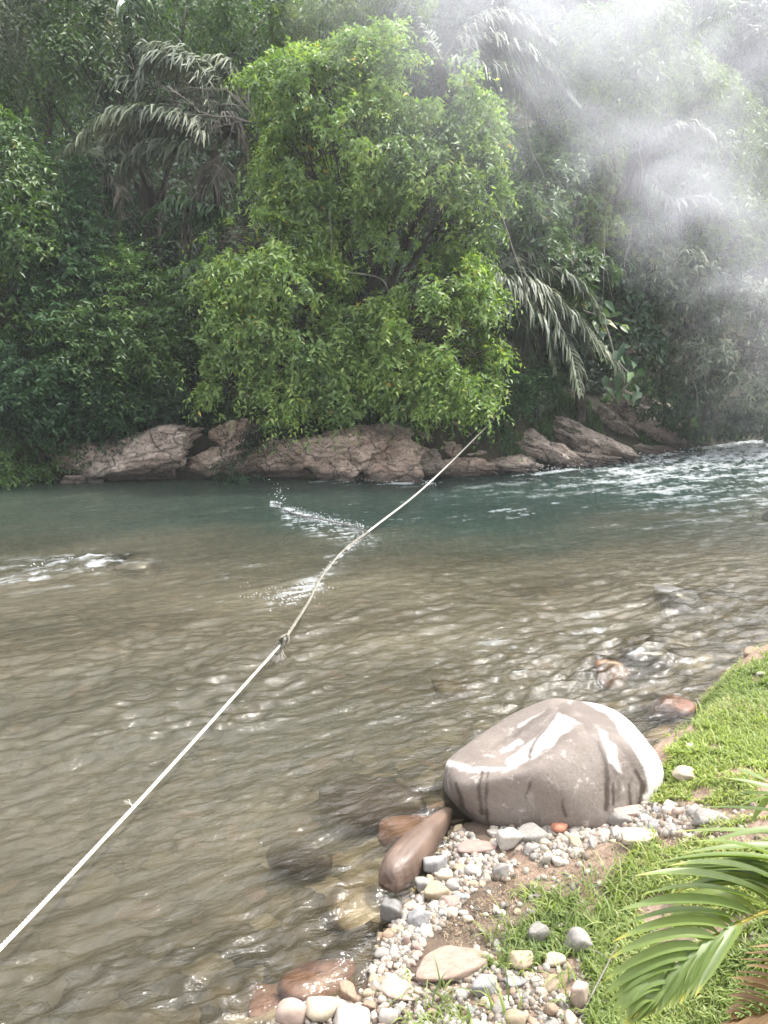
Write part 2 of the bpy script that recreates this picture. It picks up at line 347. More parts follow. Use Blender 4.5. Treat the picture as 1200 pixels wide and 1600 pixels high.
# ------------------------------------------------------------------ ground sheet
def axis(lo, hi, n, s, c=0.0):
    a, b = math.asinh((lo - c) / s), math.asinh((hi - c) / s); return c + s * np.sinh(np.linspace(a, b, n))
def make_ground():
    xs = axis(-70, 75, 620, 2.0); ys = axis(-30, 90, 620, 3.0, 3.5)
    X, Y = np.meshgrid(xs, ys); z, dn, df = ground(X.ravel(), Y.ravel(), True)
    P = np.stack([X.ravel(), Y.ravel(), z], 1); P2 = P[:, :2]
    water = sst(0.02, -0.06, z) * (df < 0)
    px = fbm(P2 * 1.3, 3, 21)
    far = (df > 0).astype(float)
    m, t, out = newmat('ground_soil'); geo = N(t, 'ShaderNodeNewGeometry').outputs['Position']
    n1 = noise(t, 2.0, 6, vec=geo); n2 = noise(t, 40, 6, vec=geo, rough=.7)
    soil = ramp(t, n1.outputs[0], [(.3, (.19, .135, .10)), (.7, (.32, .24, .185))]).outputs[0]
    soil = mixc(t, .9, soil, ramp(t, n2.outputs[0], [(.3, (.55, .52, .5)), (.7, (1.3, 1.3, 1.3))]).outputs[0], 'MULTIPLY')
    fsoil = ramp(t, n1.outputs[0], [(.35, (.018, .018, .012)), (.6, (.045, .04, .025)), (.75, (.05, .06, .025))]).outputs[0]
    v = N(t, 'ShaderNodeTexVoronoi'); v.inputs['Scale'].default_value = 6.5; v.inputs['Randomness'].default_value = 1
    nw = noise(t, 3, 3, vec=geo); va = N(t, 'ShaderNodeVectorMath'); va.operation = 'MULTIPLY_ADD'; va.inputs[1].default_value = (.25, .25, .25)
    t.links.new(nw.outputs[1], va.inputs[0]); t.links.new(geo, va.inputs[2]); t.links.new(va.outputs[0], v.inputs['Vector'])
    sepc = N(t, 'ShaderNodeSeparateColor'); t.links.new(v.outputs['Color'], sepc.inputs[0])
    bed = ramp(t, sepc.outputs[0], [(0, (.05, .042, .028)), (.4, (.15, .12, .08)), (.75, (.26, .21, .145)), (.93, (.42, .36, .27)), (1, (.38, .22, .14))]).outputs[0]
    bed = mixc(t, .7, bed, ramp(t, v.outputs['Distance'], [(.0, (1.2, 1.2, 1.2)), (.75, (.3, .3, .3))]).outputs[0], 'MULTIPLY')
    n7 = noise(t, .5, 4, vec=geo); bed = mixc(t, .8, bed, ramp(t, n7.outputs[0], [(.35, (.6, .55, .5)), (.65, (1.2, 1.2, 1.15))]).outputs[0], 'MULTIPLY')
    sz = N(t, 'ShaderNodeSeparateXYZ'); t.links.new(geo, sz.inputs[0]); wl_ = ramp(t, math_(t, 'ADD', sz.outputs[2], math_(t, 'MULTIPLY', n1.outputs[0], -.05)), [(.0, (1, 1, 1)), (.035, (0, 0, 0))])
    soil = mixc(t, math_(t, 'MULTIPLY', wl_.outputs[0], .8), soil, (.05, .038, .028))
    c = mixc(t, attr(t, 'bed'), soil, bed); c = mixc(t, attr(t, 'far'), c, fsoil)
    p = N(t, 'ShaderNodeBsdfPrincipled'); p.inputs['Roughness'].default_value = .95; p.inputs['Specular IOR Level'].default_value = .15
    t.links.new(c, p.inputs['Base Color']); b = N(t, 'ShaderNodeBump'); b.inputs['Strength'].default_value = .6; b.inputs['Distance'].default_value = .02
    t.links.new(n2.outputs[0], b.inputs['Height']); t.links.new(b.outputs[0], p.inputs['Normal']); t.links.new(p.outputs[0], out.inputs[0])
    o = mk('ground', P, grid_faces(620, 620), m, smooth=True, attrs={'bed': water, 'far': far}); tag(o, kind='structure')
make_ground()

# ------------------------------------------------------------------ river
UX, UY = 0.905, 0.425      # flow line
def make_river():
    nx, ny = 1150, 1050
    xs = axis(-60, 62, nx, 1.3, .2); ys = axis(-14, 60, ny, 1.6, 2.6)
    X, Y = np.meshgrid(xs, ys); x = X.ravel(); y = Y.ravel()
    u = x * UX + y * UY; v = -x * UY + y * UX
    w1 = fbm(np.stack([u, v], -1) * .6, 2, 41) - .5
    def lay(fu, fv, seed, warp=0.6, oc=2):
        n = fbm(np.stack([u * fu + w1 * warp * 3, v * fv + w1 * warp * 5], -1), oc, seed)
        return 1 - np.sqrt((2 * n - 1) ** 2 + .03) * 1.6
    h = .030 * (fbm(np.stack([u * .45, v * 1.1], -1), 2, 42) - .5) * 2
    near = sst(9.5, 3.5, y)
    calm = (0.30 + .70 * near) * (.45 + 1.1 * sst(.3, .7, fbm(np.stack([u * .35, v * .8], -1), 3, 88)))
    h = h * calm + .030 * lay(1.1, 3.1, 50) * calm + .026 * lay(3.0, 6.2, 51) * calm + .011 * lay(7.5, 15, 52, 1.0, 1) * calm + .010 * near * (fbm(np.stack([u * 11, v * 22], -1), 2, 53) - .5) * sst(.35, .6, fbm(np.stack([u * .7, v * 1.6], -1), 3, 90)) * 2
    pxx, pyy = project(np.stack([x, y, np.zeros_like(x)], 1)); ok = y > 1.0
    def blob(cx, cy, rx, ry, rot=0.0):
        a = pxx - cx; b = pyy - cy; c, s = math.cos(rot), math.sin(rot); a, b = a * c + b * s, -a * s + b * c
        return np.where(ok, np.exp(-((a / rx) ** 2 + (b / ry) ** 2)), 0)
    # rougher water over the shallow stones on the right, standing wave mid-left, white water at far right
    turb = blob(960, 1040, 190, 75, -.15) + .8 * blob(860, 1070, 170, 60) + .7 * blob(1120, 930, 150, 60) + .6 * blob(560, 1440, 160, 140)
    fr = .8 * np.clip((pxx - 600) / 620, 0, 1) ** 1.3 * np.where(ok, 1, 0)
    _, df = dists(x, y)
    rapid = fr * np.exp(-((df + 1.0) / 1.7) ** 2) * (df < 0.4) + .30 * np.clip((pxx - 900) / 300, 0, 1.0) * sst(8, 13, y) * (df < .4)
    wl = blob(70, 897, 120, 20, -.1) + blob(140, 884, 40, 10)
    rs = blob(455, 935, 50, 13, -.5) + .6 * blob(500, 905, 12, 26, .6) 
    fine = fbm(np.stack([u * 5, v * 13], -1), 3, 60) - .5
    h = h + (.055 * turb + .12 * rapid + .06 * wl) * fine * 1.4
    h = h + .05 * wl + .035 * rapid * (fbm(np.stack([u * 1.2, v * 2.5], -1), 2, 61) - .5) * 2.5
    # bow swells just upstream of drowned stones
    for cx, cy, r, a in ((1010, 1013, 34, .07), (950, 1040, 26, .05), (1065, 940, 38, .05), (215, 876, 34, .05), (1050, 1105, 30, .04), (560, 1395, 40, .02)):
        h = h + a * blob(cx, cy, r * 1.6, r * .45)
    # foam: streaky threshold noise
    n = fbm(np.stack([u * 1.6 + w1 * 3, v * 6 + w1 * 4], -1), 4, 70); n2 = fbm(np.stack([u * 5, v * 19], -1), 4, 71)
    def th(amount, lo=.62, hi=.72): return sst(lo, hi, n * .6 + n2 * .4 + amount)
    foam = sst(.50, .80, n * .45 + n2 * .55 - .02 + .20 * rapid) * np.clip(rapid * 2.2, 0, 1) * .8
    foam = np.maximum(foam, sst(.50, .80, n * .4 + n2 * .6 + .04 * wl - .02) * np.clip(wl * 1.5, 0, 1) * .75)
    foam = np.maximum(foam, sst(.50, .80, n * .4 + n2 * .6 + .04 * rs) * np.clip(rs * 1.6, 0, 1) * .8)
    q1 = np.clip((pxx - 428) / 147, 0, 1); ly = 788 + 42 * q1 ** .8; ln_ = np.where(ok & (pxx > 422) & (pxx < 578), np.exp(-((pyy - ly) / 4) ** 2) * np.clip((578 - pxx) / 40, 0, 1), 0); foam = np.maximum(foam, ln_ * sst(.40, .62, n2) * .9); foam = np.maximum(foam, np.where(ok & (pxx > 440) & (pxx < 600), np.exp(-((pyy - ly - 14) / 12) ** 2), 0) * sst(.55, .72, n2) * .6 * np.clip((598 - pxx) / 60, 0, 1))
    edge = np.exp(-((df + .35) / .28) ** 2) * np.clip((pxx - 420) / 200, 0, 1)
    foam = np.maximum(foam, th(.02 + .05 * edge) * edge)
    trail = blob(1000, 790, 420, 34) + blob(420, 905, 140, 25, -.35)
    foam = np.maximum(foam, th(-.055) * .6 * np.clip(trail, 0, 1))
    foam = np.maximum(foam, th(-.07) * .55 * np.clip(turb, 0, 1))
    shore_dn, _ = dists(x, y)
    g = ground(x, y)
    depth = np.clip(-g, 0, 3)
    for cx, cy, rx_, ry_ in ((553, 1428, 62, 50), (500, 1540, 78, 40), (428, 1582, 44, 34), (590, 1262, 112, 50), (640, 1300, 70, 34), (470, 1352, 60, 34), (950, 1052, 40, 26), (1016, 1028, 60, 26), (1062, 944, 56, 20), (1060, 1112, 56, 26), (214, 886, 46, 16), (700, 1078, 34, 16)):
        q = ((pxx - cx) / rx_) ** 2 + ((pyy - cy) / ry_) ** 2; depth = np.where(ok, depth * (1 - .88 * np.exp(-q ** 2 * .8)), depth)
    P = np.stack([x, y, h * sst(-.02, .12, np.clip(-g, 0, 3)) - .008], 1)
    m, t, out = newmat('river_water'); geo = N(t, 'ShaderNodeNewGeometry').outputs['Position']
    mp = N(t, 'ShaderNodeMapping'); mp.vector_type = 'TEXTURE'; mp.inputs['Rotation'].default_value = (0, 0, math.atan2(UY, UX)); mp.inputs['Scale'].default_value = (2.3, 1, 1); t.links.new(geo, mp.inputs[0])
    na = noise(t, 16, 4, vec=mp.outputs[0], rough=.55, dist=.5); nb = noise(t, 55, 3, vec=mp.outputs[0], dist=.3)
    hh = math_(t, 'ADD', math_(t, 'MULTIPLY', na.outputs[0], 1.0), math_(t, 'MULTIPLY', nb.outputs[0], .3))
    b = N(t, 'ShaderNodeBump'); b.inputs['Strength'].default_value = .8; b.inputs['Distance'].default_value = .022; t.links.new(hh, b.inputs['Height'])
    dep = attr(t, 'depth'); mk_ = math_(t, 'SUBTRACT', 1.0, math_(t, 'POWER', 2.718, math_(t, 'MULTIPLY', dep, -3.5)))
    murk = math_(t, 'MULTIPLY', mk_, .93)
    n3 = noise(t, .8, 4, vec=mp.outputs[0])
    tan = mixc(t, ramp(t, n3.outputs[0], [(.38, (0, 0, 0)), (.62, (1, 1, 1))]).outputs[0], (.056, .049, .032), (.118, .104, .070))
    n9 = noise(t, .33, 3, vec=mp.outputs[0]); tan = mixc(t, ramp(t, n9.outputs[0], [(.42, (0, 0, 0)), (.62, (1, 1, 1))]).outputs[0], tan, (.070, .066, .046))
    col = mixc(t, attr(t, 'teal'), tan, (.022, .042, .034))
    dif = N(t, 'ShaderNodeBsdfDiffuse'); t.links.new(col, dif.inputs[0])
    trn = N(t, 'ShaderNodeBsdfTransparent'); trn.inputs[0].default_value = (.86, .84, .74, 1)
    m1 = N(t, 'ShaderNodeMixShader'); t.links.new(murk, m1.inputs[0]); t.links.new(trn.outputs[0], m1.inputs[1]); t.links.new(dif.outputs[0], m1.inputs[2])
    gl = N(t, 'ShaderNodeBsdfGlossy'); gl.inputs['Roughness'].default_value = .10; t.links.new(b.outputs[0], gl.inputs['Normal'])
    fr_ = N(t, 'ShaderNodeFresnel'); fr_.inputs['IOR'].default_value = 1.40; t.links.new(b.outputs[0], fr_.inputs['Normal'])
    m2 = N(t, 'ShaderNodeMixShader'); t.links.new(fr_.outputs[0], m2.inputs[0]); t.links.new(m1.outputs[0], m2.inputs[1]); t.links.new(gl.outputs[0], m2.inputs[2])
    fo = N(t, 'ShaderNodeBsdfDiffuse'); fo.inputs[0].default_value = (.56, .59, .60, 1)
    nf = noise(t, 60, 4, vec=geo); ff = math_(t, 'MULTIPLY', attr(t, 'foam'), ramp(t, nf.outputs[0], [(.3, (.25, .25, .25)), (.6, (1, 1, 1))]).outputs[0], True)
    m3 = N(t, 'ShaderNodeMixShader'); t.links.new(ff, m3.inputs[0]); t.links.new(m2.outputs[0], m3.inputs[1]); t.links.new(fo.outputs[0], m3.inputs[2])
    t.links.new(m3.outputs[0], out.inputs[0])
    teal = sst(-6.6, -2.8, df + (fbm(np.stack([u * .5, v * 1.2], -1), 3, 77) - .5) * 2.2) * (.72 + .28 * np.clip((pxx - 150) / 450, 0, 1))
    o = mk('river', P, grid_faces(nx, ny), m, smooth=True, attrs={'depth': depth, 'foam': foam, 'teal': teal}); tag(o, kind='structure')
make_river()

# ------------------------------------------------------------------ stones
def ico(sub):
    import bmesh
    bm = bmesh.new(); bmesh.ops.create_icosphere(bm, subdivisions=sub, radius=1); V = np.array([v.co[:] for v in bm.verts]); Fc = np.array([[v.index for v in f.verts] for f in bm.faces]); bm.free()
    return unit(V), Fc
ICO = {k: ico(k) for k in (3, 4, 5, 6)}
def rock_shape(seed, planes=11, p=7, sub=3, noise_amp=.05, nfreq=2.0, ndir=None):
    r = RS(seed); U, Fc = ICO[sub]
    nrm = unit(r.normal(size=(planes, 3))) if ndir is None else unit(np.array(ndir)[:, :3])
    d = r.uniform(.72, 1.0, planes) if ndir is None else np.array(ndir)[:, 3]
    if ndir is None:
        nrm = np.vstack([nrm, np.eye(3), -np.eye(3)]); d = np.concatenate([d, np.full(6, 1.0)])
    s = (np.maximum(U @ nrm.T, 0) / d) ** p
    rad = s.sum(1) ** (-1.0 / p)
    V = U * rad[:, None]
    if noise_amp: V = V * (1 + noise_amp * 2 * (fbm(V * nfreq + seed, 4, seed) - .5))[:, None]
    return V, Fc
def rotz(V, a):
    c, s = math.cos(a), math.sin(a); return np.stack([V[:, 0] * c - V[:, 1] * s, V[:, 0] * s + V[:, 1] * c, V[:, 2]], 1)

# the big boulder -------------------------------------------------
def make_boulder():
    c0 = on_ground(862, 1256)[0]
    base = np.array([c0[0] + .045, c0[1] + .09, -.01])
    sc = 1.0
    from numpy import array
    U, Fc = ico(7)
    # half-spaces: nx, ny, nz, distance (metres from centre)
    H = [(1, .1, .05, .535), (.75, -.5, .1, .53), (.75, .55, .2, .55), (.66, .0, .75, .45), (.14, .15, 1, .318), (-.40, .10, .90, .262), (.10, -.5, .80, .385),
         (-1, -.05, .02, .605), (-.75, -.5, -.5, .52), (-.30, -1, .02, .40), (.32, -1, .28, .39), (.10, -.72, .66, .385), (.0, -.8, -.7, .36), (0, 1, .1, .42), (-.6, .8, .3, .46), (0, 0, -1, .36), (.6, -.4, -.7, .44)]
    H = np.array(H); nr = unit(H[:, :3]); d = H[:, 3]; p = 17
    rad = ((np.maximum(U @ nr.T, 0) / d) ** p).sum(1) ** (-1 / p)
    V = U * rad[:, None]
    V = V * (1 + .05 * (fbm(V * 3.0 + 3, 3, 5) - .5) + .012 * (fbm(V * 14, 4, 8) - .5))[:, None]
    # concave dip on the left shoulder
    V[:, 2] -= .06 * np.exp(-(((V[:, 0] + .22) / .15) ** 2 + ((V[:, 1] + .02) / .22) ** 2)) * (V[:, 2] > 0)
    P = V + base + np.array([0, 0, .17])
    px, py = project(P); nrmv = unit(V)
    vis = 1.0
    wob = (fbm(P * 22, 4, 3) - .5) * 22; wob2 = (fbm(P * 9, 4, 4) - .5) * 26
    def streak(pts, w0, w1, soft=3):
        pts = np.array(pts, float); q = np.stack([px + wob2 * .5, py + wob * .4], -1); best = np.full(len(P), 1e9); L = len(pts) - 1
        for i, (a, b) in enumerate(zip(pts[:-1], pts[1:])):
            ab = b - a; tt = np.clip(((q - a) @ ab) / (ab @ ab), 0, 1); dd = np.hypot(*(q - a - tt[:, None] * ab).T) - (w0 + (w1 - w0) * (i + tt) / L) + wob * .22
            best = np.minimum(best, dd)
        return sst(soft, -soft, best)
    wet = np.zeros(len(P))
    band = np.zeros(len(P)); DRIP = [(((935, 1160), (945, 1185), (949, 1215), (947, 1262)), 3, 4), (((958, 1225), (957, 1258)), 2, 3), (((992, 1205), (1003, 1228), (998, 1255)), 4, 4), (((984, 1228), (984, 1262)), 2, 3), (((754, 1206), (750, 1235), (752, 1268)), 2.2, 3.4), (((762, 1206), (759, 1250), (761, 1292)), 1.6, 2.6),
            (((880, 1254), (882, 1275)), 2, 3), (((712, 1225), (722, 1262)), 3, 4), (((830, 1222), (820, 1246)), 1, .6), (((1003, 1140), (1022, 1168)), 1, .8)]
    for pts, a, b in DRIP: wet = np.maximum(wet, streak(pts, a, b, 1.5))
    for pts, a, b in [(((883, 1108), (915, 1125), (930, 1150)), 12, 10), (((930, 1145), (944, 1180), (950, 1215), (948, 1262)), 8, 6), (((952, 1195), (966, 1215), (964, 1250)), 5, 7),
                      (((900, 1104), (945, 1125), (975, 1165), (1000, 1205), (1004, 1235)), 13, 8), (((1000, 1200), (1002, 1230), (994, 1258)), 7, 6), (((985, 1218), (984, 1262)), 4, 5),
                      (((856, 1112), (825, 1135), (790, 1155), (770, 1172)), 6, 3), (((880, 1103), (860, 1125), (838, 1160), (822, 1192)), 3, 2), (((700, 1205), (706, 1235), (728, 1268)), 7, 4),
                     
                      (((880, 1252), (882, 1275)), 4, 3), (((833, 1220), (822, 1248)), 1.5, 1), (((1003, 1140), (1015, 1160), (1022, 1168)), 1.6, 1)]:
        band = np.maximum(band, streak(pts, a * .9, b * .8, 2.5))
    wet = np.maximum(wet, band * .45 * sst(.2, .5, fbm(P * 8, 3, 19)))
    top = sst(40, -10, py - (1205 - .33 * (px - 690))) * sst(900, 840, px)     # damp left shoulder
    dry = np.zeros(len(P))  # pale patches: dry stone, with sunlit brightness of top and right painted in
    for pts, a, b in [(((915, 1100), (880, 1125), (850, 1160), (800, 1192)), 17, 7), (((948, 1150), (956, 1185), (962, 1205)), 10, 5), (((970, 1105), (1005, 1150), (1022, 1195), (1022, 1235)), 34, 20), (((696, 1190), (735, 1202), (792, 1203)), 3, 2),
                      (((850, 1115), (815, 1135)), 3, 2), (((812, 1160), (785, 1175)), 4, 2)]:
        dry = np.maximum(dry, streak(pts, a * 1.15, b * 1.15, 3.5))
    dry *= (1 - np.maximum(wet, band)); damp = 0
    m, t, out = newmat('boulder_stone'); tc = N(t, 'ShaderNodeTexCoord').outputs['Object']
    n1 = noise(t, 2.5, 6, vec=tc, rough=.6); c = ramp(t, n1.outputs[0], [(.3, (.155, .125, .105)), (.7, (.235, .20, .172))]).outputs[0]; c = mixc(t, attr(t, 'dry'), c, (.60, .56, .53))  # dry tone whitened to carry painted sunlight, against the browner base
    n2 = noise(t, 60, 8, vec=tc, rough=.8); c = mixc(t, .9, c, ramp(t, n2.outputs[0], [(.3, (.78, .78, .78)), (.7, (1.15, 1.15, 1.15))]).outputs[0], 'MULTIPLY')
    n3 = noise(t, 2.3, 3, vec=tc, dist=1.0); v = ramp(t, n3.outputs[0], [(.492, (0, 0, 0)), (.5, (1, 1, 1)), (.508, (0, 0, 0))])
    n4 = noise(t, 6, 2, vec=tc); c = mixc(t, math_(t, 'MULTIPLY', v.outputs[0], math_(t, 'MULTIPLY', n4.outputs[0], .3)), c, (.5, .46, .42))
    # pale scuffs
    n5 = noise(t, 9, 5, vec=tc, rough=.7); s5 = ramp(t, n5.outputs[0], [(.60, (0, 0, 0)), (.66, (1, 1, 1))]); c = mixc(t, math_(t, 'MULTIPLY', s5.outputs[0], .35), c, (.6, .55, .5))
    c = mixc(t, math_(t, 'MULTIPLY', attr(t, 'wet'), .95), c, (.060, .044, .035))
    p_ = N(t, 'ShaderNodeBsdfPrincipled'); t.links.new(c, p_.inputs['Base Color'])
    ro = math_(t, 'SUBTRACT', .72, math_(t, 'MULTIPLY', attr(t, 'wet'), .3)); t.links.new(ro, p_.inputs['Roughness']); p_.inputs['Specular IOR Level'].default_value = .45
    b = N(t, 'ShaderNodeBump'); b.inputs['Strength'].default_value = .5; b.inputs['Distance'].default_value = .006; pv = N(t, 'ShaderNodeTexVoronoi'); pv.inputs['Scale'].default_value = 26; t.links.new(tc, pv.inputs['Vector']); pit = ramp(t, pv.outputs['Distance'], [(.0, (0, 0, 0)), (.22, (1, 1, 1))])
    nb_ = noise(t, 7, 6, vec=tc, rough=.65); hh = math_(t, 'ADD', math_(t, 'ADD', math_(t, 'MULTIPLY', pit.outputs[0], .5), n2.outputs[0]), math_(t, 'MULTIPLY', nb_.outputs[0], 3.0)); t.links.new(hh, b.inputs['Height']); t.links.new(b.outputs[0], p_.inputs['Normal'])
    c = mixc(t, math_(t, 'MULTIPLY', math_(t, 'SUBTRACT', 1.0, pit.outputs[0]), .35), c, (.10, .085, .07)); sz = N(t, 'ShaderNodeSeparateXYZ'); t.links.new(tc, sz.inputs[0])
    tide = ramp(t, math_(t, 'ADD', sz.outputs[2], math_(t, 'MULTIPLY', nb_.outputs[0], -.10)), [(-.0, (1, 1, 1)), (.045, (0, 0, 0))]); c = mixc(t, math_(t, 'MULTIPLY', tide.outputs[0], .65), c, (.07, .055, .042)); t.links.new(c, p_.inputs['Base Color'])
    t.links.new(p_.outputs[0], out.inputs[0])
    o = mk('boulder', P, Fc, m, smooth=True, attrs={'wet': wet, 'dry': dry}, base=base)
    tag(o, 'huge smooth grey boulder with wet drip streaks, sitting on the pebbly shore', 'boulder')
make_boulder()

CACHE = {}
def stone_mesh(cls, var, ang=False):
    k = (cls, var, ang)
    if k not in CACHE:
        V, Fc = rock_shape(100 + var, planes=9 if ang else 13, p=14 if ang else 5, sub=4 if ang else 3, noise_amp=.07 if ang else .04)
        o = mk('pebble', V, Fc, ST[cls], smooth=True); CACHE[k] = o.data; bpy.data.objects.remove(o)
    return CACHE[k]
def put_stone(name, cls, P, size, rz, label, cat, group=None, var=0, ang=False, tilt=(0, 0)):
    o = bpy.data.objects.new(name, stone_mesh(cls, var, ang)); COL.objects.link(o)
    o.location = [float(v) for v in P]; o.scale = size; o.rotation_euler = (tilt[0], tilt[1], rz); return tag(o, label, cat, group)
placed = []     # x, y, r
# hand-placed stones: px, py (centre), width px, height px, rotation deg, class, variant, angular, label
HAND = [
 (740, 1320, 66, 44, 0, 'mauve', 3, 0, 'flat mauve brown stone lying below the left end of the boulder'),
 (798, 1309, 38, 34, 20, 'white grey', 1, 1, 'angular pale stone touching the boulder foot right of the mauve stone'),
 (832, 1305, 52, 30, -10, 'grey', 2, 1, 'long pale grey stone against the front of the boulder'),
 (875, 1291, 30, 24, 0, 'brick red', 4, 0, 'brick red rounded stone among white pebbles by the boulder'),
 (866, 1273, 22, 18, 0, 'blue grey', 5, 0, 'small bluish stone squeezed between boulder and the red stone'),
 (916, 1276, 28, 22, 10, 'pink', 6, 0, 'pinkish rounded stone against the boulder right of the red stone'),
 (971, 1277, 38, 26, 0, 'grey', 7, 1, 'grey wedge stone in the strip below the right of the boulder'),
 (898, 1306, 22, 15, 0, 'cream', 8, 0, 'cream oval pebble just under the red stone'),
 (872, 1346, 24, 16, 0, 'white grey', 9, 0, 'white oval pebble lying alone at the lower edge of the strip'),
 (855, 1343, 20, 26, 40, 'white grey', 2, 0, 'upright pale pebble leaning beside the lone white oval one'),
 (1003, 1308, 55, 18, -12, 'cream', 5, 1, 'long flat cream stone at the right of the pebble strip'),
 (990, 1262, 60, 26, 15, 'pink', 1, 1, 'flat pinkish slab tucked under the right end of the boulder'),
 (1104, 1275, 40, 30, 0, 'grey', 3, 1, 'large grey stone at the far right end of the pebble strip'),
 (1060, 1265, 20, 20, 0, 'pink', 4, 0, 'pale pink pebble between the grass and the right end of the strip'),
 (1081, 1163, 20, 12, 0, 'white grey', 6, 0, 'white pebble at the water edge under the grassy lip'),
 (1073, 1208, 34, 18, -15, 'cream', 7, 1, 'cream stone half buried in grass right of the boulder'),
 (680, 1353, 36, 30, 10, 'blue grey', 5, 1, 'angular bluish stone below the mauve stone'),
 (696, 1371, 32, 22, -10, 'cream', 6, 0, 'yellowish cream stone next to the angular bluish stone'),
 (738, 1362, 28, 20, 0, 'white grey', 7, 0, 'white rounded stone right below the mauve stone'),
 (784, 1363, 24, 26, 0, 'grey', 8, 1, 'grey angular stone at the edge of the bare soil'),
 (682, 1397, 40, 26, 5, 'tan', 2, 1, 'tan brown blocky stone beside the orange brown boulder'),
 (662, 1384, 26, 26, 0, 'grey', 9, 1, 'grey stone touching the orange brown boulder'),
 (709, 1387, 26, 20, 0, 'grey', 1, 0, 'dark streaked grey pebble right of the blocky tan stone'),
 (716, 1404, 22, 16, 0, 'blue grey', 3, 0, 'slate grey pebble below the streaked grey pebble'),
 (706, 1413, 26, 14, 10, 'mauve', 4, 1, 'dull mauve brown flat pebble at the edge of the soil'),
 (615, 1428, 34, 40, -35, 'dark grey', 1, 1, 'dark wet grey stone standing below the orange brown boulder'),
 (655, 1439, 34, 30, 0, 'blue grey', 8, 1, 'white veined bluish stone in the shore pebbles'),
 (655, 1422, 22, 13, 0, 'cream', 2, 0, 'smooth cream pebble on top of the white veined stone'),
 (635, 1473, 14, 28, 0, 'mauve', 5, 0, 'thin mauve pebble standing on its edge'),
 (651, 1480, 20, 18, 0, 'mauve', 9, 0, 'round mauve pebble beside the thin upright one'),
 (596, 1492, 28, 18, -5, 'grey', 3, 0, 'grey oval pebble at the water edge above the submerged red slab'),
 (733, 1437, 19, 12, 0, 'cream', 1, 0, 'lone cream pebble on the bare brown soil'),
 (760, 1258 + 172, 10, 8, 0, 'white grey', 1, 0, 'tiny white pebble on soil right of the lone cream pebble'),
 (705, 1510, 118, 56, 22, 'mudpink', 2, 1, 'large pale pink slab half buried between soil and pebbles'),
 (622, 1548, 66, 40, -15, 'pink', 7, 1, 'pale pink rounded slab behind the cream cobble'),
 (502, 1582, 60, 46, 0, 'cream', 4, 0, 'large cream cobble at the bottom edge beside the water'),
 (458, 1588, 54, 44, 0, 'pink', 8, 0, 'pink white stone left of the large cream cobble'),
 (548, 1592, 54, 30, 0, 'white grey', 3, 1, 'pale grey stone right of the large cream cobble'),
 (523, 1567, 40, 24, 10, 'pink', 9, 0, 'dusty pink stone just behind the large cream cobble'),
 (606, 1590, 36, 34, 0, 'white grey', 5, 0, 'white round cobble at the bottom of the pebble bank'),
 (757, 1548, 40, 34, 0, 'blue grey', 6, 1, 'big bluish white stone in the grass near the bottom'),
 (842, 1463, 34, 38, 0, 'grey', 2, 1, 'upright pointed grey stone in the grass tuft'),
 (905, 1478, 36, 42, 15, 'grey', 7, 1, 'dull grey stone standing left of the palm leaves'),
 (865, 1503, 36, 22, 10, 'cream', 3, 0, 'greenish cream oval stone in the grass'),
 (816, 1508, 36, 26, 0, 'tan', 4, 1, 'tan stone left of the oval stone in the grass'),
 (783, 1427, 18, 14, 0, 'white grey', 9, 0, 'white pebble half hidden at the grass edge'),
 (1004, 1353, 10, 14, 0, 'cream', 5, 0, 'cream pebble peeking from the grass below the strip'),
 (905, 1560, 30, 50, 0, 'pink', 6, 1, 'pinkish stone beside the dry twig at the bottom'),
 (862, 1580, 24, 26, 20, 'brown', 7, 0, 'brown pebble below the oval stone near the bottom edge'),
 (808, 1595, 36, 26, 0, 'tan', 8, 0, 'tan round stone cut by the bottom edge of the picture'),
 (575, 1556, 20, 20, 0, 'tan', 6, 0, 'tan pebble between the red slab and the pink slab'),
 (1178, 1022, 34, 30, 0, 'brown', 2, 1, 'brown rock at the end of the grassy lip by the water'),
 (1190, 1050, 18, 12, 0, 'white grey', 2, 0, 'white stone in the grass near the brown shore rock'),
]
for i, (px, py, w, h, rz, cls, var, ang, lab) in enumerate(HAND):
    P = on_ground(px, py + h * .25 + (5 if py < 1315 else 0))[0]; s = mpp(P)
    hw = w * s / 2; hh = max(h * s / 2 * .95, hw * .35); hd = hw * .8
    if w > 100 or lab.startswith(('pale pink rounded slab', 'flat', 'dusty')): hh = hw * .24; hd = hw * .55
    put_stone('stone', cls, (P[0], P[1] + hd * .3, P[2] + hh * .6), (hw * 1.1, hd, hh), math.radians(rz * .6), lab, 'stone', 'stones on the shore', var, bool(ang))
    placed.append((P[0], P[1] + hd * .3, hw * .9))
def inpoly(px, py, poly):
    r = np.zeros(len(px), bool); n = len(poly)
    for i in range(n):
        x1, y1 = poly[i]; x2, y2 = poly[(i + 1) % n]
        c = ((y1 > py) != (y2 > py)) & (px < (x2 - x1) * (py - y1) / (y2 - y1 + 1e-9) + x1); r ^= c
    return r
Z_STRIP = [(770, 1296), (860, 1278), (960, 1266), (1020, 1256), (1128, 1272), (1150, 1290), (1090, 1306), (1000, 1312), (930, 1318), (880, 1352), (850, 1350), (800, 1322), (770, 1322)]
Z_SHORE = [(690, 1325), (706, 1292), (720, 1296), (772, 1330), (808, 1352), (800, 1376), (770, 1372), (735, 1395), (712, 1425), (668, 1470), (648, 1500), (640, 1530), (575, 1548), (585, 1500), (600, 1450), (632, 1418), (655, 1370)]
Z_BOTTOM = [(415, 1602), (470, 1575), (560, 1552), (640, 1520), (700, 1540), (760, 1500), (830, 1520), (900, 1550), (925, 1605), (920, 1640), (420, 1640)]
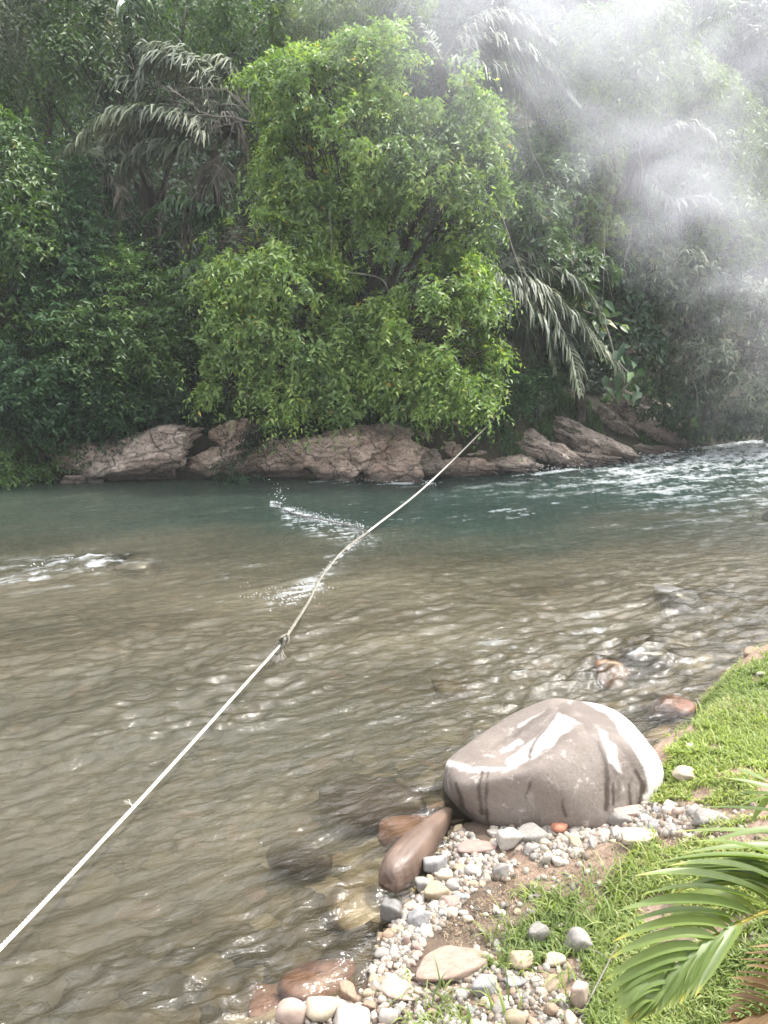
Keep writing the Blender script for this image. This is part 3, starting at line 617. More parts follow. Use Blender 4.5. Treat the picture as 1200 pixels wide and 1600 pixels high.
Z_GRASS = [(730, 1440), (800, 1410), (930, 1430), (930, 1560), (860, 1520), (740, 1500)]
CLASSES = ['white grey', 'grey', 'blue grey', 'tan', 'cream', 'pink', 'brown']
ZONES = [(Z_STRIP, 96, (10, 27), [.26, .26, .08, .13, .12, .09, .06], 'in the pebble strip along the boulder foot'),
         (Z_SHORE, 90, (10, 26), [.13, .24, .08, .2, .1, .12, .13], 'in the shore cluster beside the orange brown boulder'),
         (Z_BOTTOM, 90, (14, 40), [.22, .2, .06, .16, .15, .14, .07], 'in the pebble bank at the bottom edge'),
         (Z_GRASS, 16, (9, 24), [.3, .2, .1, .1, .2, .1, 0], 'lying in the grass below the bare soil')]
rg = RS(11); PEB = []
for zone, cnt, (lo, hi), wts, where in ZONES:
    zp = np.array(zone, float); k = 0; tries = 0; done = 0
    while done < cnt and tries < 6000:
        tries += 1
        px = rg.uniform(zp[:, 0].min(), zp[:, 0].max()); py = rg.uniform(zp[:, 1].min(), zp[:, 1].max())
        if not inpoly(np.array([px]), np.array([py]), zone)[0]: continue
        P = on_ground(px, py)[0]; s = mpp(P); w = (lo + (hi - lo) * rg.uniform() ** 1.6); r = w * s / 2
        if any((P[0] - a) ** 2 + ((P[1] - b) * 1.1) ** 2 < (.74 * (r + c)) ** 2 for a, b, c in placed): continue
        cls = CLASSES[rg.choice(7, p=wts)]; szw = 'small' if w < lo + (hi - lo) * .38 else 'larger'
        shp = rg.randint(2); shw = 'angular' if shp else 'rounded'
        o = put_stone('pebble', cls, (P[0], P[1], P[2] + r * .14), (r, r * rg.uniform(.65, 1.), r * rg.uniform(.5, .8)), rg.uniform(0, 6.28),
                  'x', 'pebble', 'pebbles ' + where, rg.randint(10), bool(shp), (rg.uniform(-.3, .3), rg.uniform(-.3, .3)))
        PEB.append((o, px, py, '%s %s %s pebble' % (szw, shw, cls)))
        placed.append((P[0], P[1], r)); done += 1
import re
LM = {}
for px, py, w, h, rz, cls, var, ang, lab in HAND:
    k = re.match(r'.*?(stone|pebble|cobble|slab|rock)\b', lab).group(0)
    LM.setdefault(k, []).append((px, py))
LM = [(k, v[0]) for k, v in LM.items() if len(v) == 1 and len(k.split()) <= 5]
LM += [('orange brown boulder', (650, 1350))]
def side(dx, dy):
    if abs(dx) > abs(dy) * 1.3: return 'left of' if dx < 0 else 'right of'
    return 'above' if dy < 0 else 'below'
bucket = {}
for o, px, py, desc in PEB:
    k, (lx, ly) = min(LM, key=lambda q: (q[1][0] - px) ** 2 + (q[1][1] - py) ** 2)
    bucket.setdefault((desc, side(px - lx, py - ly), k), []).append(((px - lx) ** 2 + (py - ly) ** 2, o))
ORD = ['', 'second ', 'third ', 'fourth ', 'fifth ', 'sixth ', 'seventh ', 'eighth ']
for (desc, sd_, k), lst in bucket.items():
    lst.sort(key=lambda q: q[0])
    for i, (_, o) in enumerate(lst): o['label'] = '%s %s the %s' % (desc, sd_, k) if len(lst) == 1 else '%snearest %s %s the %s' % (ORD[i], desc, sd_, k)
# fine gravel, uncountable: one object with a colour attribute
def gravel():
    m, t, out = newmat('gravel'); r = ramp(t, attr(t, 'rnd'), [(0, (.10, .08, .06)), (.2, (.20, .15, .11)), (.4, (.20, .185, .165)), (.6, (.31, .265, .21)), (.8, (.32, .285, .245)), (1, (.42, .385, .335))])
    p = N(t, 'ShaderNodeBsdfPrincipled'); p.inputs['Roughness'].default_value = .8; t.links.new(r.outputs[0], p.inputs['Base Color']); t.links.new(p.outputs[0], out.inputs[0])
    import bmesh
    bm = bmesh.new(); bmesh.ops.create_icosphere(bm, subdivisions=2, radius=1); U = np.array([v.co[:] for v in bm.verts]); Fc = np.array([[v.index for v in f.verts] for f in bm.faces]); bm.free()
    acc = Acc(); rr = RS(5)
    for zone, n in ((Z_STRIP, 1500), (Z_SHORE, 1700), (Z_BOTTOM, 1500), (Z_GRASS, 160), ([(640, 1330), (1180, 1240), (1190, 1320), (900, 1400), (700, 1450)], 260)):
        zp = np.array(zone, float); px = rr.uniform(zp[:, 0].min(), zp[:, 0].max(), n * 3); py = rr.uniform(zp[:, 1].min(), zp[:, 1].max(), n * 3)
        k = inpoly(px, py, zone); px = px[k][:n]; py = py[k][:n]; P = on_ground(px, py); s = mpp(P)
        for Q, ss in zip(P, s):
            r_ = ss * (1.8 + 6.0 * rr.uniform() ** 1.8); sc = r_ * rr.uniform(.6, 1.1, 3); V = rotz(U * sc * (1 + .2 * rr.uniform(-1, 1, (len(U), 1))), rr.uniform(0, 6.28)) + Q + np.array([0, 0, r_ * .2])
            acc.add(V, T=Fc, r=rr.uniform())
    o = acc.build('gravel', m, smooth=True); tag(o, 'fine pale gravel filling the gaps between the shore pebbles', 'gravel', None, 'stuff')
gravel()

def big_stone(name, px, py, z, w, h, d, cls, seed, label, rz=0, p=6, zc=None, sub=5, flat=1.0, tilt=0, amp=.06):
    """large stone centred at pixel (px,py) on height z; w,h pixel size, d depth ratio"""
    P = at_z(px, py, z); s = mpp(P); V, Fc = rock_shape(seed, planes=10, p=p, sub=sub, noise_amp=amp)
    V = V * np.array([w * s / 2, w * s / 2 * d, h * s / 2 * flat])
    c, s_ = math.cos(tilt), math.sin(tilt); V = np.stack([V[:, 0] * c - V[:, 2] * s_, V[:, 1], V[:, 0] * s_ + V[:, 2] * c], 1)
    V = rotz(V, rz) + P
    o = mk(name, V, Fc, ST[cls] if isinstance(cls, str) else cls, smooth=True, base=(P[0], P[1], P[2]))
    return tag(o, label, 'rock', None)
# orange brown elongated boulder with drip streaks
def orange_boulder():
    P0 = on_ground(656, 1352)[0]; A = on_ground(628, 1398)[0]; B = on_ground(700, 1300)[0]; L = np.linalg.norm(B - A)
    V, Fc = rock_shape(333, p=2.7, sub=6, noise_amp=.05, ndir=[(1, 0, 0, 1.0), (-1, 0, 0, .95), (0, 1, 0, 1), (0, -1, 0, 1), (0, 0, 1, .95), (0, 0, -1, 1)])
    V = V * np.array([L * .70, .070, .088]); tp = 1 - .42 * (V[:, 0] / L / .66); V[:, 1] *= tp; V[:, 2] *= tp; ang = math.atan2(B[1] - A[1], B[0] - A[0]); V[:, 2] -= .02 * V[:, 0] / L
    V = rotz(V, ang); c = (A + B) / 2; c[2] = .03; c[0] -= .03; c[1] -= .0; P = V + c; px, py = project(P)
    dr = np.zeros(len(P)); wob = (fbm(P * 25, 3, 2) - .5) * 8
    for x0, x1, y0, y1, w in ((615, 612, 1372, 1402, 4), (627, 626, 1366, 1408, 5), (640, 641, 1362, 1402, 4.5), (650, 652, 1353, 1392, 3.5)):
        tt = np.clip((py - y0) / (y1 - y0), 0, 1); xx = x0 + (x1 - x0) * tt; dr = np.maximum(dr, sst(1.5, -1.5, np.abs(px + wob * .5 - xx) - w + wob * .1) * sst(y0 - 4, y0 + 4, py + wob) * sst(y1 + 6, y1, py))
    m, t, out = newmat('orange_wet_boulder'); n1 = noise(t, 5, 6); c1 = ramp(t, n1.outputs[0], [(.3, (.085, .056, .042)), (.7, (.165, .112, .082))]).outputs[0]
    c1 = mixc(t, math_(t, 'MULTIPLY', attr(t, 'dry'), .12), c1, (.36, .28, .225)); p = N(t, 'ShaderNodeBsdfPrincipled'); t.links.new(c1, p.inputs['Base Color']); p.inputs['Roughness'].default_value = .42
    b = N(t, 'ShaderNodeBump'); b.inputs['Strength'].default_value = .15; b.inputs['Distance'].default_value = .004; n2 = noise(t, 60, 4); t.links.new(n2.outputs[0], b.inputs['Height']); t.links.new(b.outputs[0], p.inputs['Normal']); t.links.new(p.outputs[0], out.inputs[0])
    o = mk('boulder', P, Fc, m, smooth=True, attrs={'dry': dr}, base=c); tag(o, 'long wet orange brown boulder lying half in the water', 'boulder')
orange_boulder()
big_stone('rock', 553, 1428, -.17, 120, 95, 1.1, 'drowned tan', 11, 'tan rounded rock just under the water left of the orange boulder', rz=.4)
big_stone('rock', 500, 1540, -.10, 140, 70, .8, 'red brown', 12, 'flat reddish slab just under the water at the bottom', rz=.2, amp=.03)
big_stone('rock', 428, 1582, -.12, 80, 60, .8, 'red brown', 13, 'small reddish rock under the water left of the reddish slab', rz=.1)
big_stone('rock', 590, 1262, -.19, 215, 90, .75, 'drowned dark', 14, 'large dark brown rock under the water left of the grey boulder', rz=.1)
big_stone('rock', 640, 1300, -.10, 120, 50, .5, 'red brown', 15, 'rust coloured rock edge under the water beside the grey boulder', rz=.5)
big_stone('rock', 470, 1352, -.22, 110, 70, .8, 'drowned dark', 16, 'dark rock deep under the water left of the tan drowned rock')
big_stone('rock', 950, 1052, -.05, 56, 46, .9, 'orange brown', 17, 'small orange rock poking through the riffle behind the boulder')
big_stone('rock', 1016, 1028, -.08, 92, 46, .8, 'dark grey', 18, 'dark rock washed over by the riffle near the grassy lip')
big_stone('rock', 1062, 944, -.11, 90, 50, .8, 'dark grey', 19, 'dark rock making a wave farthest out on the right')
big_stone('rock', 1060, 1112, -.06, 90, 46, .7, 'red brown', 20, 'reddish rock in the shallows against the grassy lip', rz=.3)
big_stone('rock', 214, 886, -.08, 66, 38, .9, 'dark grey', 21, 'dark rock breaking the surface in mid river at left')
big_stone('rock', 700, 1078, -.2, 60, 30, .9, 'drowned tan', 22, 'tan stone lying under the water in mid river')
big_stone('rock', 1208, 806, .05, 30, 34, .9, 'dark grey', 23, 'dark rock standing in the river at the right edge')

# far-bank rock outcrops: x0,y0,x1,y1 in photo pixels, tilt, seed, back offset
OUT = [((80, 690, 152, 752), .1, 31, 'low mossy rock leftmost on the far bank'), ((140, 676, 290, 756), -.35, 32, 'broad cracked rock with a sloping right flank at the far bank'),
       ((268, 664, 350, 730), -.75, 33, 'dark leaning slab right of the broad cracked rock'), ((322, 664, 398, 742), -.6, 34, 'broken leaning rock between the left slab and the hanging tree'),
       ((440, 690, 486, 742), .0, 35, 'small dark rock left of the tallest outcrop'), ((480, 668, 602, 760), -.2, 36, 'tallest pinkish outcrop under the bright tree'),
       ((576, 678, 672, 756), -.15, 37, 'rounded outcrop right of the tallest one'), ((652, 684, 730, 742), .1, 38, 'outcrop behind the rope where it crosses the bank'),
       ((700, 660, 772, 716), .35, 39, 'upper slab above the rope on the far bank'), ((680, 712, 770, 750), .05, 40, 'low blocky rocks at the waterline under the rope'),
       ((752, 712, 832, 746), .0, 41, 'reddish low rock at the waterline right of the rope'), ((784, 672, 880, 736), .5, 42, 'pale sloping slab right of the reddish low rock'),
       ((868, 662, 972, 726), .7, 43, 'pale diagonal slab with moss on its lower side'), ((962, 620, 1064, 704), .7, 44, 'dark diagonal slab farthest right on the bank'),
       ((292, 700, 400, 752), -.2, 54, 'long low dark ledge behind the leaning rocks'), ((400, 688, 492, 750), .05, 60, 'pale broken ledge left of the tallest outcrop under the low leaves'), ((592, 700, 700, 752), .1, 55, 'low ledge filling the foot of the rounded outcrop'), ((735, 690, 830, 738), .2, 56, 'stepped ledge above the reddish low rock'), ((848, 700, 940, 732), .3, 57, 'low wet ledge where the rapids meet the bank'), ((940, 690, 1030, 716), .2, 58, 'dark wet ledge farthest right at the waterline'),
       ((384, 700, 452, 748), .1, 50, 'dark low rock in the gap left of the tallest outcrop'), ((285, 706, 345, 750), -.4, 51, 'small dark slab at the waterline below the leaning slab'),
       ((830, 690, 905, 734), .4, 52, 'low pale ledge at the waterline below the sloping slab'), ((560, 660, 640, 700), .1, 53, 'shadowed rock above the gap between the two tallest outcrops'),
       ((915, 636, 985, 690), .6, 45, 'grey slab above the mossy diagonal one'), ((100, 744, 132, 762), 0, 46, 'small pale rock in the water before the leftmost rock'),
       ((138, 748, 160, 762), 0, 47, 'smallest white tipped rock in the water at the far left'), ((636, 672, 700, 712), .2, 48, 'dark upper rock under the lowest leaves of the bright tree')]
for (x0, y0, x1, y1), tilt, seed, lab in OUT:
    cx = (x0 + x1) / 2; b = at_z(cx, y1 - 6, 0.0); w = (x1 - x0); h = (y1 - y0)
    bx, by = b[0], float(np.interp(b[0], FAR[:, 0], FAR[:, 1]))
    Yc = max(by, b[1] - .2) + .35
    if y1 < 720: Yc = by + .9
    if y1 - y0 < 20: Yc = by - .3
    P = at_y(cx, (y0 + y1) / 2, Yc); s = mpp(P)
    V, Fc = rock_shape(seed, planes=16, p=34, sub=6, noise_amp=.24, nfreq=1.9)
    # blocky bedding steps
    lay = fbm(np.stack([V[:, 0] * 2 + V[:, 2] * 5, V[:, 1] * 2, V[:, 2] * 5 - V[:, 0] * 2], -1) + seed, 3, seed); q = np.floor(lay * 9) / 9
    V = V * (1 + .26 * (q - .5))[:, None] * (1 + .14 * (np.floor(fbm(V * 4.5 + 3, 2, seed + 1) * 7) / 7 - .5))[:, None] * (1 + .06 * (fbm(V * 11, 3, seed + 1) - .5))[:, None]
    V = V * np.array([w * s / 2 * 1.2, min(w * s * .5, .85), h * s / 2 * (1.12 if x0 < 780 else .9)]); V[:, 2] += -V[:, 0] * math.tan(tilt) * .45
    o = mk('rock_outcrop' if w > 40 else 'rock', V + P, Fc, M['outcrop'], smooth=False, base=P); tag(o, lab, 'rock', None)

# ------------------------------------------------------------------ foliage machinery
def leaf_geo(pos, d, nrm, L, Wd, rnd, tipdroop=.18):
    """5-vertex folded leaf -> V, T, r"""
    d = unit(d); side = unit(np.cross(d, nrm)); nrm = np.cross(side, d); L = L[:, None]; Wd = Wd[:, None]
    dz = np.array([0, 0, 1.0])
    b = pos; l = pos + d * L * .45 + side * Wd / 2 + nrm * Wd * .14; r = pos + d * L * .45 - side * Wd / 2 + nrm * Wd * .14
    c = pos + d * L * .5 - nrm * Wd * .05; tp = pos + d * L - dz * L * tipdroop
    V = np.stack([b, l, c, r, tp], 1).reshape(-1, 3); n = len(pos); o = (np.arange(n) * 5)[:, None]
    T = np.concatenate([o + np.array([[0, 2, 1]]), o + np.array([[0, 3, 2]]), o + np.array([[1, 2, 4]]), o + np.array([[2, 3, 4]])])
    return V, T, np.repeat(rnd, 5)
def basis(A):
    ref = np.where(np.abs(A[:, 2:3]) < .9, np.array([[0, 0, 1.]]), np.array([[1., 0, 0]])); U = unit(np.cross(A, ref)); return U, np.cross(A, U)
def rosettes(C, A, rr, k=8, L=.15, Wd=.05, droop=.35, spread=(45, 100)):
    m = len(C); Cx = np.repeat(C, k, 0); Ax = np.repeat(A, k, 0); U, Vv = basis(Ax); n = m * k
    ph = rr.uniform(0, 6.283, n); th = np.radians(rr.uniform(spread[0], spread[1], n))
    d = np.cos(th)[:, None] * Ax + np.sin(th)[:, None] * (np.cos(ph)[:, None] * U + np.sin(ph)[:, None] * Vv); d[:, 2] -= droop * rr.uniform(.3, 1.2, n)
    d = unit(d); nr = Ax - (Ax * d).sum(1, keepdims=True) * d + rr.normal(0, .25, (n, 3)); pos = Cx + Ax * rr.uniform(-.08, .05, n)[:, None] * 1.0
    Ls = L * rr.uniform(.6, 1.25, n); cl = np.repeat(rr.uniform(0, 1, m), k)
    rnd = np.clip(cl * .55 + rr.uniform(0, .45, n), 0, .95); odd = rr.uniform(size=n) < .008; rnd[odd] = rr.uniform(.96, 1, odd.sum())
    return leaf_geo(pos, d, nr, Ls, Ls * Wd / L * rr.uniform(.8, 1.2, n), rnd)
def sprays(C, D, rr, k=9, slen=.5, L=.11, Wd=.035, droop=.4, up=.6):
    m = len(C); s = np.tile(np.linspace(.12, 1, k), m); n = m * k; Cx = np.repeat(C, k, 0); Dx = np.repeat(unit(D), k, 0)
    sl = np.repeat(slen * rr.uniform(.6, 1.3, m), k); pos = Cx + Dx * (s * sl)[:, None]; pos[:, 2] -= droop * sl * s ** 2
    tan = Dx.copy(); tan[:, 2] -= 2 * droop * s; tan = unit(tan); upv = unit(np.array([[0, 0, 1.]]) * up + rr.normal(0, .35, (n, 3)) + Dx * .2)
    side = unit(np.cross(tan, upv)); sg = np.tile(np.where(np.arange(k) % 2, 1., -1.), m)
    d = unit(tan * .55 + side * sg[:, None] * .85 + rr.normal(0, .18, (n, 3))); Ls = L * rr.uniform(.7, 1.2, n)
    rnd = np.clip(np.repeat(rr.uniform(0, .6, m), k) + rr.uniform(0, .4, n), 0, .99)
    return leaf_geo(pos, d, upv, Ls, Ls * Wd / L, rnd)
def lobes_world(lobes):
    out = []
    for (px, py, rx, ry, Y, rd) in lobes:
        c = at_y(px, py, Y); s = mpp(c); out.append((c, np.array([rx * s, rd, ry * s])))
    return out
def lobe_points(LW, dens, rr, clump=1.4, thr=.40, inner=.25, back=.45, seed=0):
    Ps, Ns = [], []
    for c, r in LW:
        n = int(dens * 4 * math.pi * ((r[0] * r[2]) ** .5 * max(r[1], .3)) ** 1.0)
        u = unit(rr.normal(size=(n * 2, 3))); keep = (u[:, 1] < .15) | (rr.uniform(size=n * 2) < back); u = u[keep][:n]
        rad = np.where(rr.uniform(size=len(u)) < inner, rr.uniform(.35, .85, len(u)), rr.uniform(.85, 1.05, len(u)))
        bump = 1 + (.60 if inner < .2 else .42) * (fbm(u * (3.0 if inner < .2 else 2.2) + c * .7, 3, 7 + seed) - .5) * 2
        P = c + u * r * (rad * bump)[:, None]; Nn = unit(u / r)
        Ps.append(P); Ns.append(Nn)
    P = np.concatenate(Ps); Nn = np.concatenate(Ns)
    ok = np.ones(len(P), bool)
    for c, r in LW: ok &= ((((P - c) / r) ** 2).sum(1) > .42)
    ok |= rr.uniform(size=len(P)) < .15
    ok &= fbm(P * clump + seed, 3, 31 + seed) > thr
    return P[ok], Nn[ok]
def branches(LW, base, rr, r0=.16, twigs=14, name_trunk_h=None, sag=.2):
    tr = Acc(); cen = np.mean([c for c, r in LW], 0); top = base * .35 + cen * .65; top[2] = max(top[2], base[2] + .5)
    n = 16; mid = (base + top) / 2 + rr.normal(0, .15, 3); path = smooth_path([base - np.array([0, 0, .3]), mid, top], n); tube(tr, path, np.linspace(r0, r0 * .45, n), 9)
    BR = []
    for c, r in LW:
        br = Acc(); BR.append(br); j = rr.randint(n // 3, n - 1); st = path[j]; md = (st + c) / 2 + rr.normal(0, .12, 3) + np.array([0, 0, sag]); bp = smooth_path([st, md, c], 12); tube(br, bp, np.linspace(r0 * .42, r0 * .14, 12), 6)
        for _ in range(twigs):
            u = unit(rr.normal(size=3)); e = c + u * r * rr.uniform(.8, 1.0); s0 = bp[rr.randint(6, 12)]; mm = (s0 + e) / 2 + np.array([0, 0, .12]) + rr.normal(0, .06, 3)
            tube(br, smooth_path([s0, mm, e], 7), np.linspace(r0 * .09, .006, 7), 4)
    return tr, BR
def plant(name, label, cat, lobes, mat, style, dens, seed, base=None, group=None, L=.15, Wd=.05, k=8, thr=.4, r0=.12, clump=1.4, slen=.5, droop=.35, twigs=12, back=.45, bark='bark'):
    rr = RS(seed); LW = lobes_world(lobes)
    if base is None:
        c = np.mean([c for c, r in LW], 0); bx = c[0]; by = float(np.interp(bx, FAR[:, 0], FAR[:, 1])) + 1.2; by = max(by, c[1] + .3); base = np.array([bx, by, ground(np.array([bx]), np.array([by]))[0]])
    base = np.array(base, float); e = empty(name, base, label, cat, group)
    tr, BR = branches(LW, base, rr, r0, twigs); to = tr.build('trunk', M[bark], e, True)
    for b_ in BR: b_.build('branch', M[bark], to, True)
    P, Nn = lobe_points(LW, dens, rr, clump, thr, inner=.14 if style == 'mix' else .25, back=back, seed=seed % 50)
    A = Nn + rr.normal(0, .35, Nn.shape); acc = Acc()
    if style == 'mix':
        h = rr.uniform(size=len(P)) < .78; A1 = A[h].copy(); A1[:, 2] += .35
        V, T, r = rosettes(P[h], unit(A1), rr, k, L, Wd, droop, (25, 95)); acc.add(V, T=T, r=r)
        A2 = A[~h].copy(); A2[:, 2] = A2[:, 2] * .4 - .15; V, T, r = sprays(P[~h], unit(A2), rr, 8, .34, L * .85, Wd * .85, .6); acc.add(V, T=T, r=r)
    elif style == 'ros':
        A[:, 2] += .35; V, T, r = rosettes(P, unit(A), rr, k, L, Wd, droop); acc.add(V, T=T, r=r)
    else:
        A[:, 2] = A[:, 2] * .5 + .1; V, T, r = sprays(P, unit(A), rr, k, slen, L, Wd, droop); acc.add(V, T=T, r=r)
    acc.build('crown', mat, e); return e

FY = lambda px: float(at_z(px, 745, 0)[1])
# main bright tree --------------------------------------------------------------
MAIN = [(610, 110, 95, 60, 15.6, 1.0), (520, 170, 110, 80, 15.4, 1.1), (655, 165, 100, 85, 15.2, 1.1), (450, 150, 75, 50, 15.8, .8), (722, 215, 58, 66, 15.0, .9), (738, 290, 46, 70, 14.8, .8),
        (480, 260, 78, 75, 15.0, .9), (590, 250, 95, 85, 14.7, 1.0), (680, 290, 80, 80, 14.6, .9), (480, 330, 60, 60, 15.0, .7), (580, 345, 60, 48, 14.8, .6), (712, 362, 54, 40, 14.8, .6), (605, 405, 34, 62, 14.6, .35),
        (410, 395, 90, 58, 14.6, .9), (440, 455, 100, 65, 14.3, 1.0), (355, 440, 55, 60, 14.5, .6), (390, 530, 84, 55, 14.2, .9), (470, 555, 80, 60, 14.1, .8), (350, 615, 42, 32, 14.2, .45), (430, 620, 60, 36, 13.9, .5),
        (530, 605, 50, 44, 14.0, .5), (680, 450, 92, 55, 14.2, .9), (728, 485, 46, 60, 14.2, .6), (640, 520, 70, 60, 14.1, .7), (715, 565, 72, 62, 13.9, .8), (625, 590, 60, 50, 13.9, .6), (690, 625, 48, 36, 13.7, .5), (750, 612, 26, 44, 13.8, .35), (560, 490, 46, 56, 14.6, .5)]
mb = at_y(560, 690, 15.9); mb[2] = ground(mb[:1], mb[1:2])[0]
plant('broadleaf_tree', 'bright yellow green tree hanging over the far bank rocks at the centre', 'tree', MAIN, M['leaf_main'], 'mix', 128, 1, base=mb, L=.128, Wd=.048, k=7, thr=.455, r0=.15, clump=1.15, twigs=22, droop=.28)
# other trees
plant('broadleaf_tree', 'mid green leafy tree at the left edge above the dark shrubs', 'tree', [(0, 250, 60, 70, 14.6, .9), (30, 300, 55, 70, 14.4, .8), (50, 390, 50, 70, 14.3, .7), (-10, 400, 70, 80, 14.5, .9), (20, 470, 70, 50, 14.4, .7), (-90, 330, 90, 120, 14.8, 1.2)],
      M['leaf_mid'], 'mix', 85, 2, thr=.44, clump=1.1, L=.13, Wd=.045, k=7)
plant('shrub', 'feathery dark green shrub left of the dead palm skirt', 'shrub', [(90, 290, 60, 30, 15.4, .7), (110, 360, 60, 50, 15.2, .7), (110, 430, 60, 50, 15.0, .8)], M['leaf_teal'], 'spr', 75, 3, L=.12, Wd=.035, k=11)
plant('shrub', 'layered cool green shrub at the left above the leftmost rock', 'shrub', [(90, 510, 90, 50, 14.4, .8), (60, 580, 90, 50, 14.3, .8), (20, 530, 70, 60, 14.5, .8), (130, 620, 80, 45, 14.4, .7)], M['leaf_teal'], 'spr', 90, 4, L=.12, Wd=.045, k=11, thr=.47, clump=1.0)
plant('shrub', 'layered green shrub between the left shrub and the bright tree', 'shrub', [(190, 470, 70, 50, 14.8, .7), (200, 560, 65, 45, 14.6, .7), (220, 510, 50, 40, 14.7, .6), (170, 540, 60, 50, 14.7, .7)], M['leaf_mid'], 'spr', 70, 5, L=.11, Wd=.04, k=13, thr=.46, clump=1.1, slen=.7, droop=.25)
plant('shrub', 'dark shrub drooping behind the broad cracked rock', 'shrub', [(150, 640, 80, 34, 14.8, .6), (240, 630, 70, 44, 14.9, .6), (300, 610, 50, 55, 15.2, .6), (60, 650, 90, 36, 14.7, .6)], M['leaf_dark'], 'ros', 55, 6, L=.22, Wd=.11, k=5, thr=.46)
plant('shrub', 'low bright green ferny bush at the waterline far left', 'shrub', [(40, 712, 55, 18, 14.0, .5), (-30, 700, 60, 30, 14.1, .6), (10, 735, 60, 14, 13.9, .4)], M['leaf_mid'], 'spr', 170, 7, L=.09, Wd=.03, k=9, slen=.3, r0=.04)
plant('shrub', 'small dark bush between the leaning rock and the tallest outcrop', 'shrub', [(415, 715, 34, 24, 14.5, .4), (375, 735, 30, 10, 14.2, .3), (420, 690, 30, 20, 14.8, .4)], M['leaf_dark'], 'spr', 150, 8, L=.08, Wd=.03, k=9, slen=.3, r0=.04)
plant('broadleaf_tree', 'pale feathery tree crown at the top left corner', 'tree', [(60, 20, 90, 50, 17.0, 1.1), (150, 50, 60, 60, 16.6, .9), (110, 10, 60, 50, 16.8, .9), (20, 90, 50, 45, 17.4, .9), (-50, 60, 80, 90, 17.4, 1.2)], M['leaf_grey'], 'spr', 60, 9, L=.13, Wd=.04, k=11, droop=.8, slen=.6)
plant('broadleaf_tree', 'tree of drooping olive sprays above the dead palm fronds', 'tree', [(120, 60, 30, 40, 16.0, .5), (125, 95, 22, 30, 15.9, .4), (60, 130, 40, 60, 17.5, .8), (290, 10, 70, 30, 17.5, 1.), (420, 20, 60, 60, 17.5, 1.0)], M['leaf_mid'], 'spr', 70, 10, L=.12, Wd=.04, k=9, droop=.9)
plant('broadleaf_tree', 'hazy green tree top directly above the bright tree', 'tree', [(500, 40, 60, 50, 17.0, 1.0), (560, 20, 60, 50, 17.2, 1.0), (450, 60, 30, 40, 16.8, .6), (620, 10, 50, 50, 17.4, .9), (470, 100, 50, 30, 16.6, .6)], M['leaf_pale'], 'ros', 60, 11, L=.13, Wd=.04, k=7)
plant('broadleaf_tree', 'dark tree filling the gap right of the bright tree', 'tree', [(830, 340, 50, 60, 16.0, .9), (850, 400, 40, 50, 15.6, .7), (880, 300, 60, 70, 16.4, .9), (820, 260, 40, 60, 17.0, .8), (900, 430, 60, 40, 15.8, .7)], M['leaf_mid'], 'ros', 55, 12, L=.15, Wd=.05, k=7, thr=.45)
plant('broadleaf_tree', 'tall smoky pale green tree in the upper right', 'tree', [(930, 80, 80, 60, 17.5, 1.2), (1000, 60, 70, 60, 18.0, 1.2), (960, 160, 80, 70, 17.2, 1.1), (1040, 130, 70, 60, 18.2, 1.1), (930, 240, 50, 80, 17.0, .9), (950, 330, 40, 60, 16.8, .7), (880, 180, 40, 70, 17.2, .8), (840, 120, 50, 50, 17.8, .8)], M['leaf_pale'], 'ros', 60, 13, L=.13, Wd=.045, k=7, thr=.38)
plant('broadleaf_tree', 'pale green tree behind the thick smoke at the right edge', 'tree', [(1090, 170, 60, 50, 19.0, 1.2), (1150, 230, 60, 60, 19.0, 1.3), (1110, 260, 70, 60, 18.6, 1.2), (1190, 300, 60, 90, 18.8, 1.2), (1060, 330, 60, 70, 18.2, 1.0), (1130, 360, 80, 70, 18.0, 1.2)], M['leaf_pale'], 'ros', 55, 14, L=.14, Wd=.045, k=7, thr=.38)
plant('shrub', 'greyish bush drooping over the water at the right edge', 'shrub', [(1060, 440, 60, 60, 17.2, 1.0), (1130, 480, 80, 70, 17.6, 1.1), (1190, 540, 60, 80, 18.0, 1.1), (1090, 560, 60, 60, 17.4, .9), (1150, 600, 60, 45, 17.8, .8), (1010, 400, 50, 60, 17.0, .8), (1240, 500, 60, 120, 18.6, 1.2)], M['leaf_grey'], 'ros', 55, 15, L=.15, Wd=.045, k=7, thr=.40, droop=.7, twigs=20)
plant('shrub', 'dark undergrowth bush at the waterline on the far right', 'shrub', [(1100, 655, 60, 30, 18.5, .9), (1180, 650, 60, 34, 19.0, .9), (1040, 620, 50, 40, 17.6, .7), (1250, 640, 70, 50, 19.5, 1.0)], M['leaf_dark'], 'ros', 60, 16, L=.13, Wd=.05, k=6)
plant('shrub', 'ferny green shrub between the bright tree and the grey palm', 'shrub', [(812, 585, 38, 20, 14.8, .35), (790, 620, 26, 20, 14.9, .35), (765, 652, 20, 14, 14.9, .25)], M['leaf_teal'], 'spr', 110, 17, L=.10, Wd=.03, k=13, slen=.45, r0=.05)
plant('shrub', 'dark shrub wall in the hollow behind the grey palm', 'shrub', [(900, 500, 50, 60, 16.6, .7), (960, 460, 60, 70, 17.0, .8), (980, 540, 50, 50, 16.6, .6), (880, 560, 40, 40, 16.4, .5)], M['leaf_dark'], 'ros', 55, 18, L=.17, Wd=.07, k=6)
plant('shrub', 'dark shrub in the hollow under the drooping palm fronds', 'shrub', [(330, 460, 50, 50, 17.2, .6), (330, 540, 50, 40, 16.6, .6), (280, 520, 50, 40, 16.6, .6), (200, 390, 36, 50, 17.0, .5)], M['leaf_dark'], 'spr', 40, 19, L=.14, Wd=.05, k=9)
FT = 'trees far up the hillside'
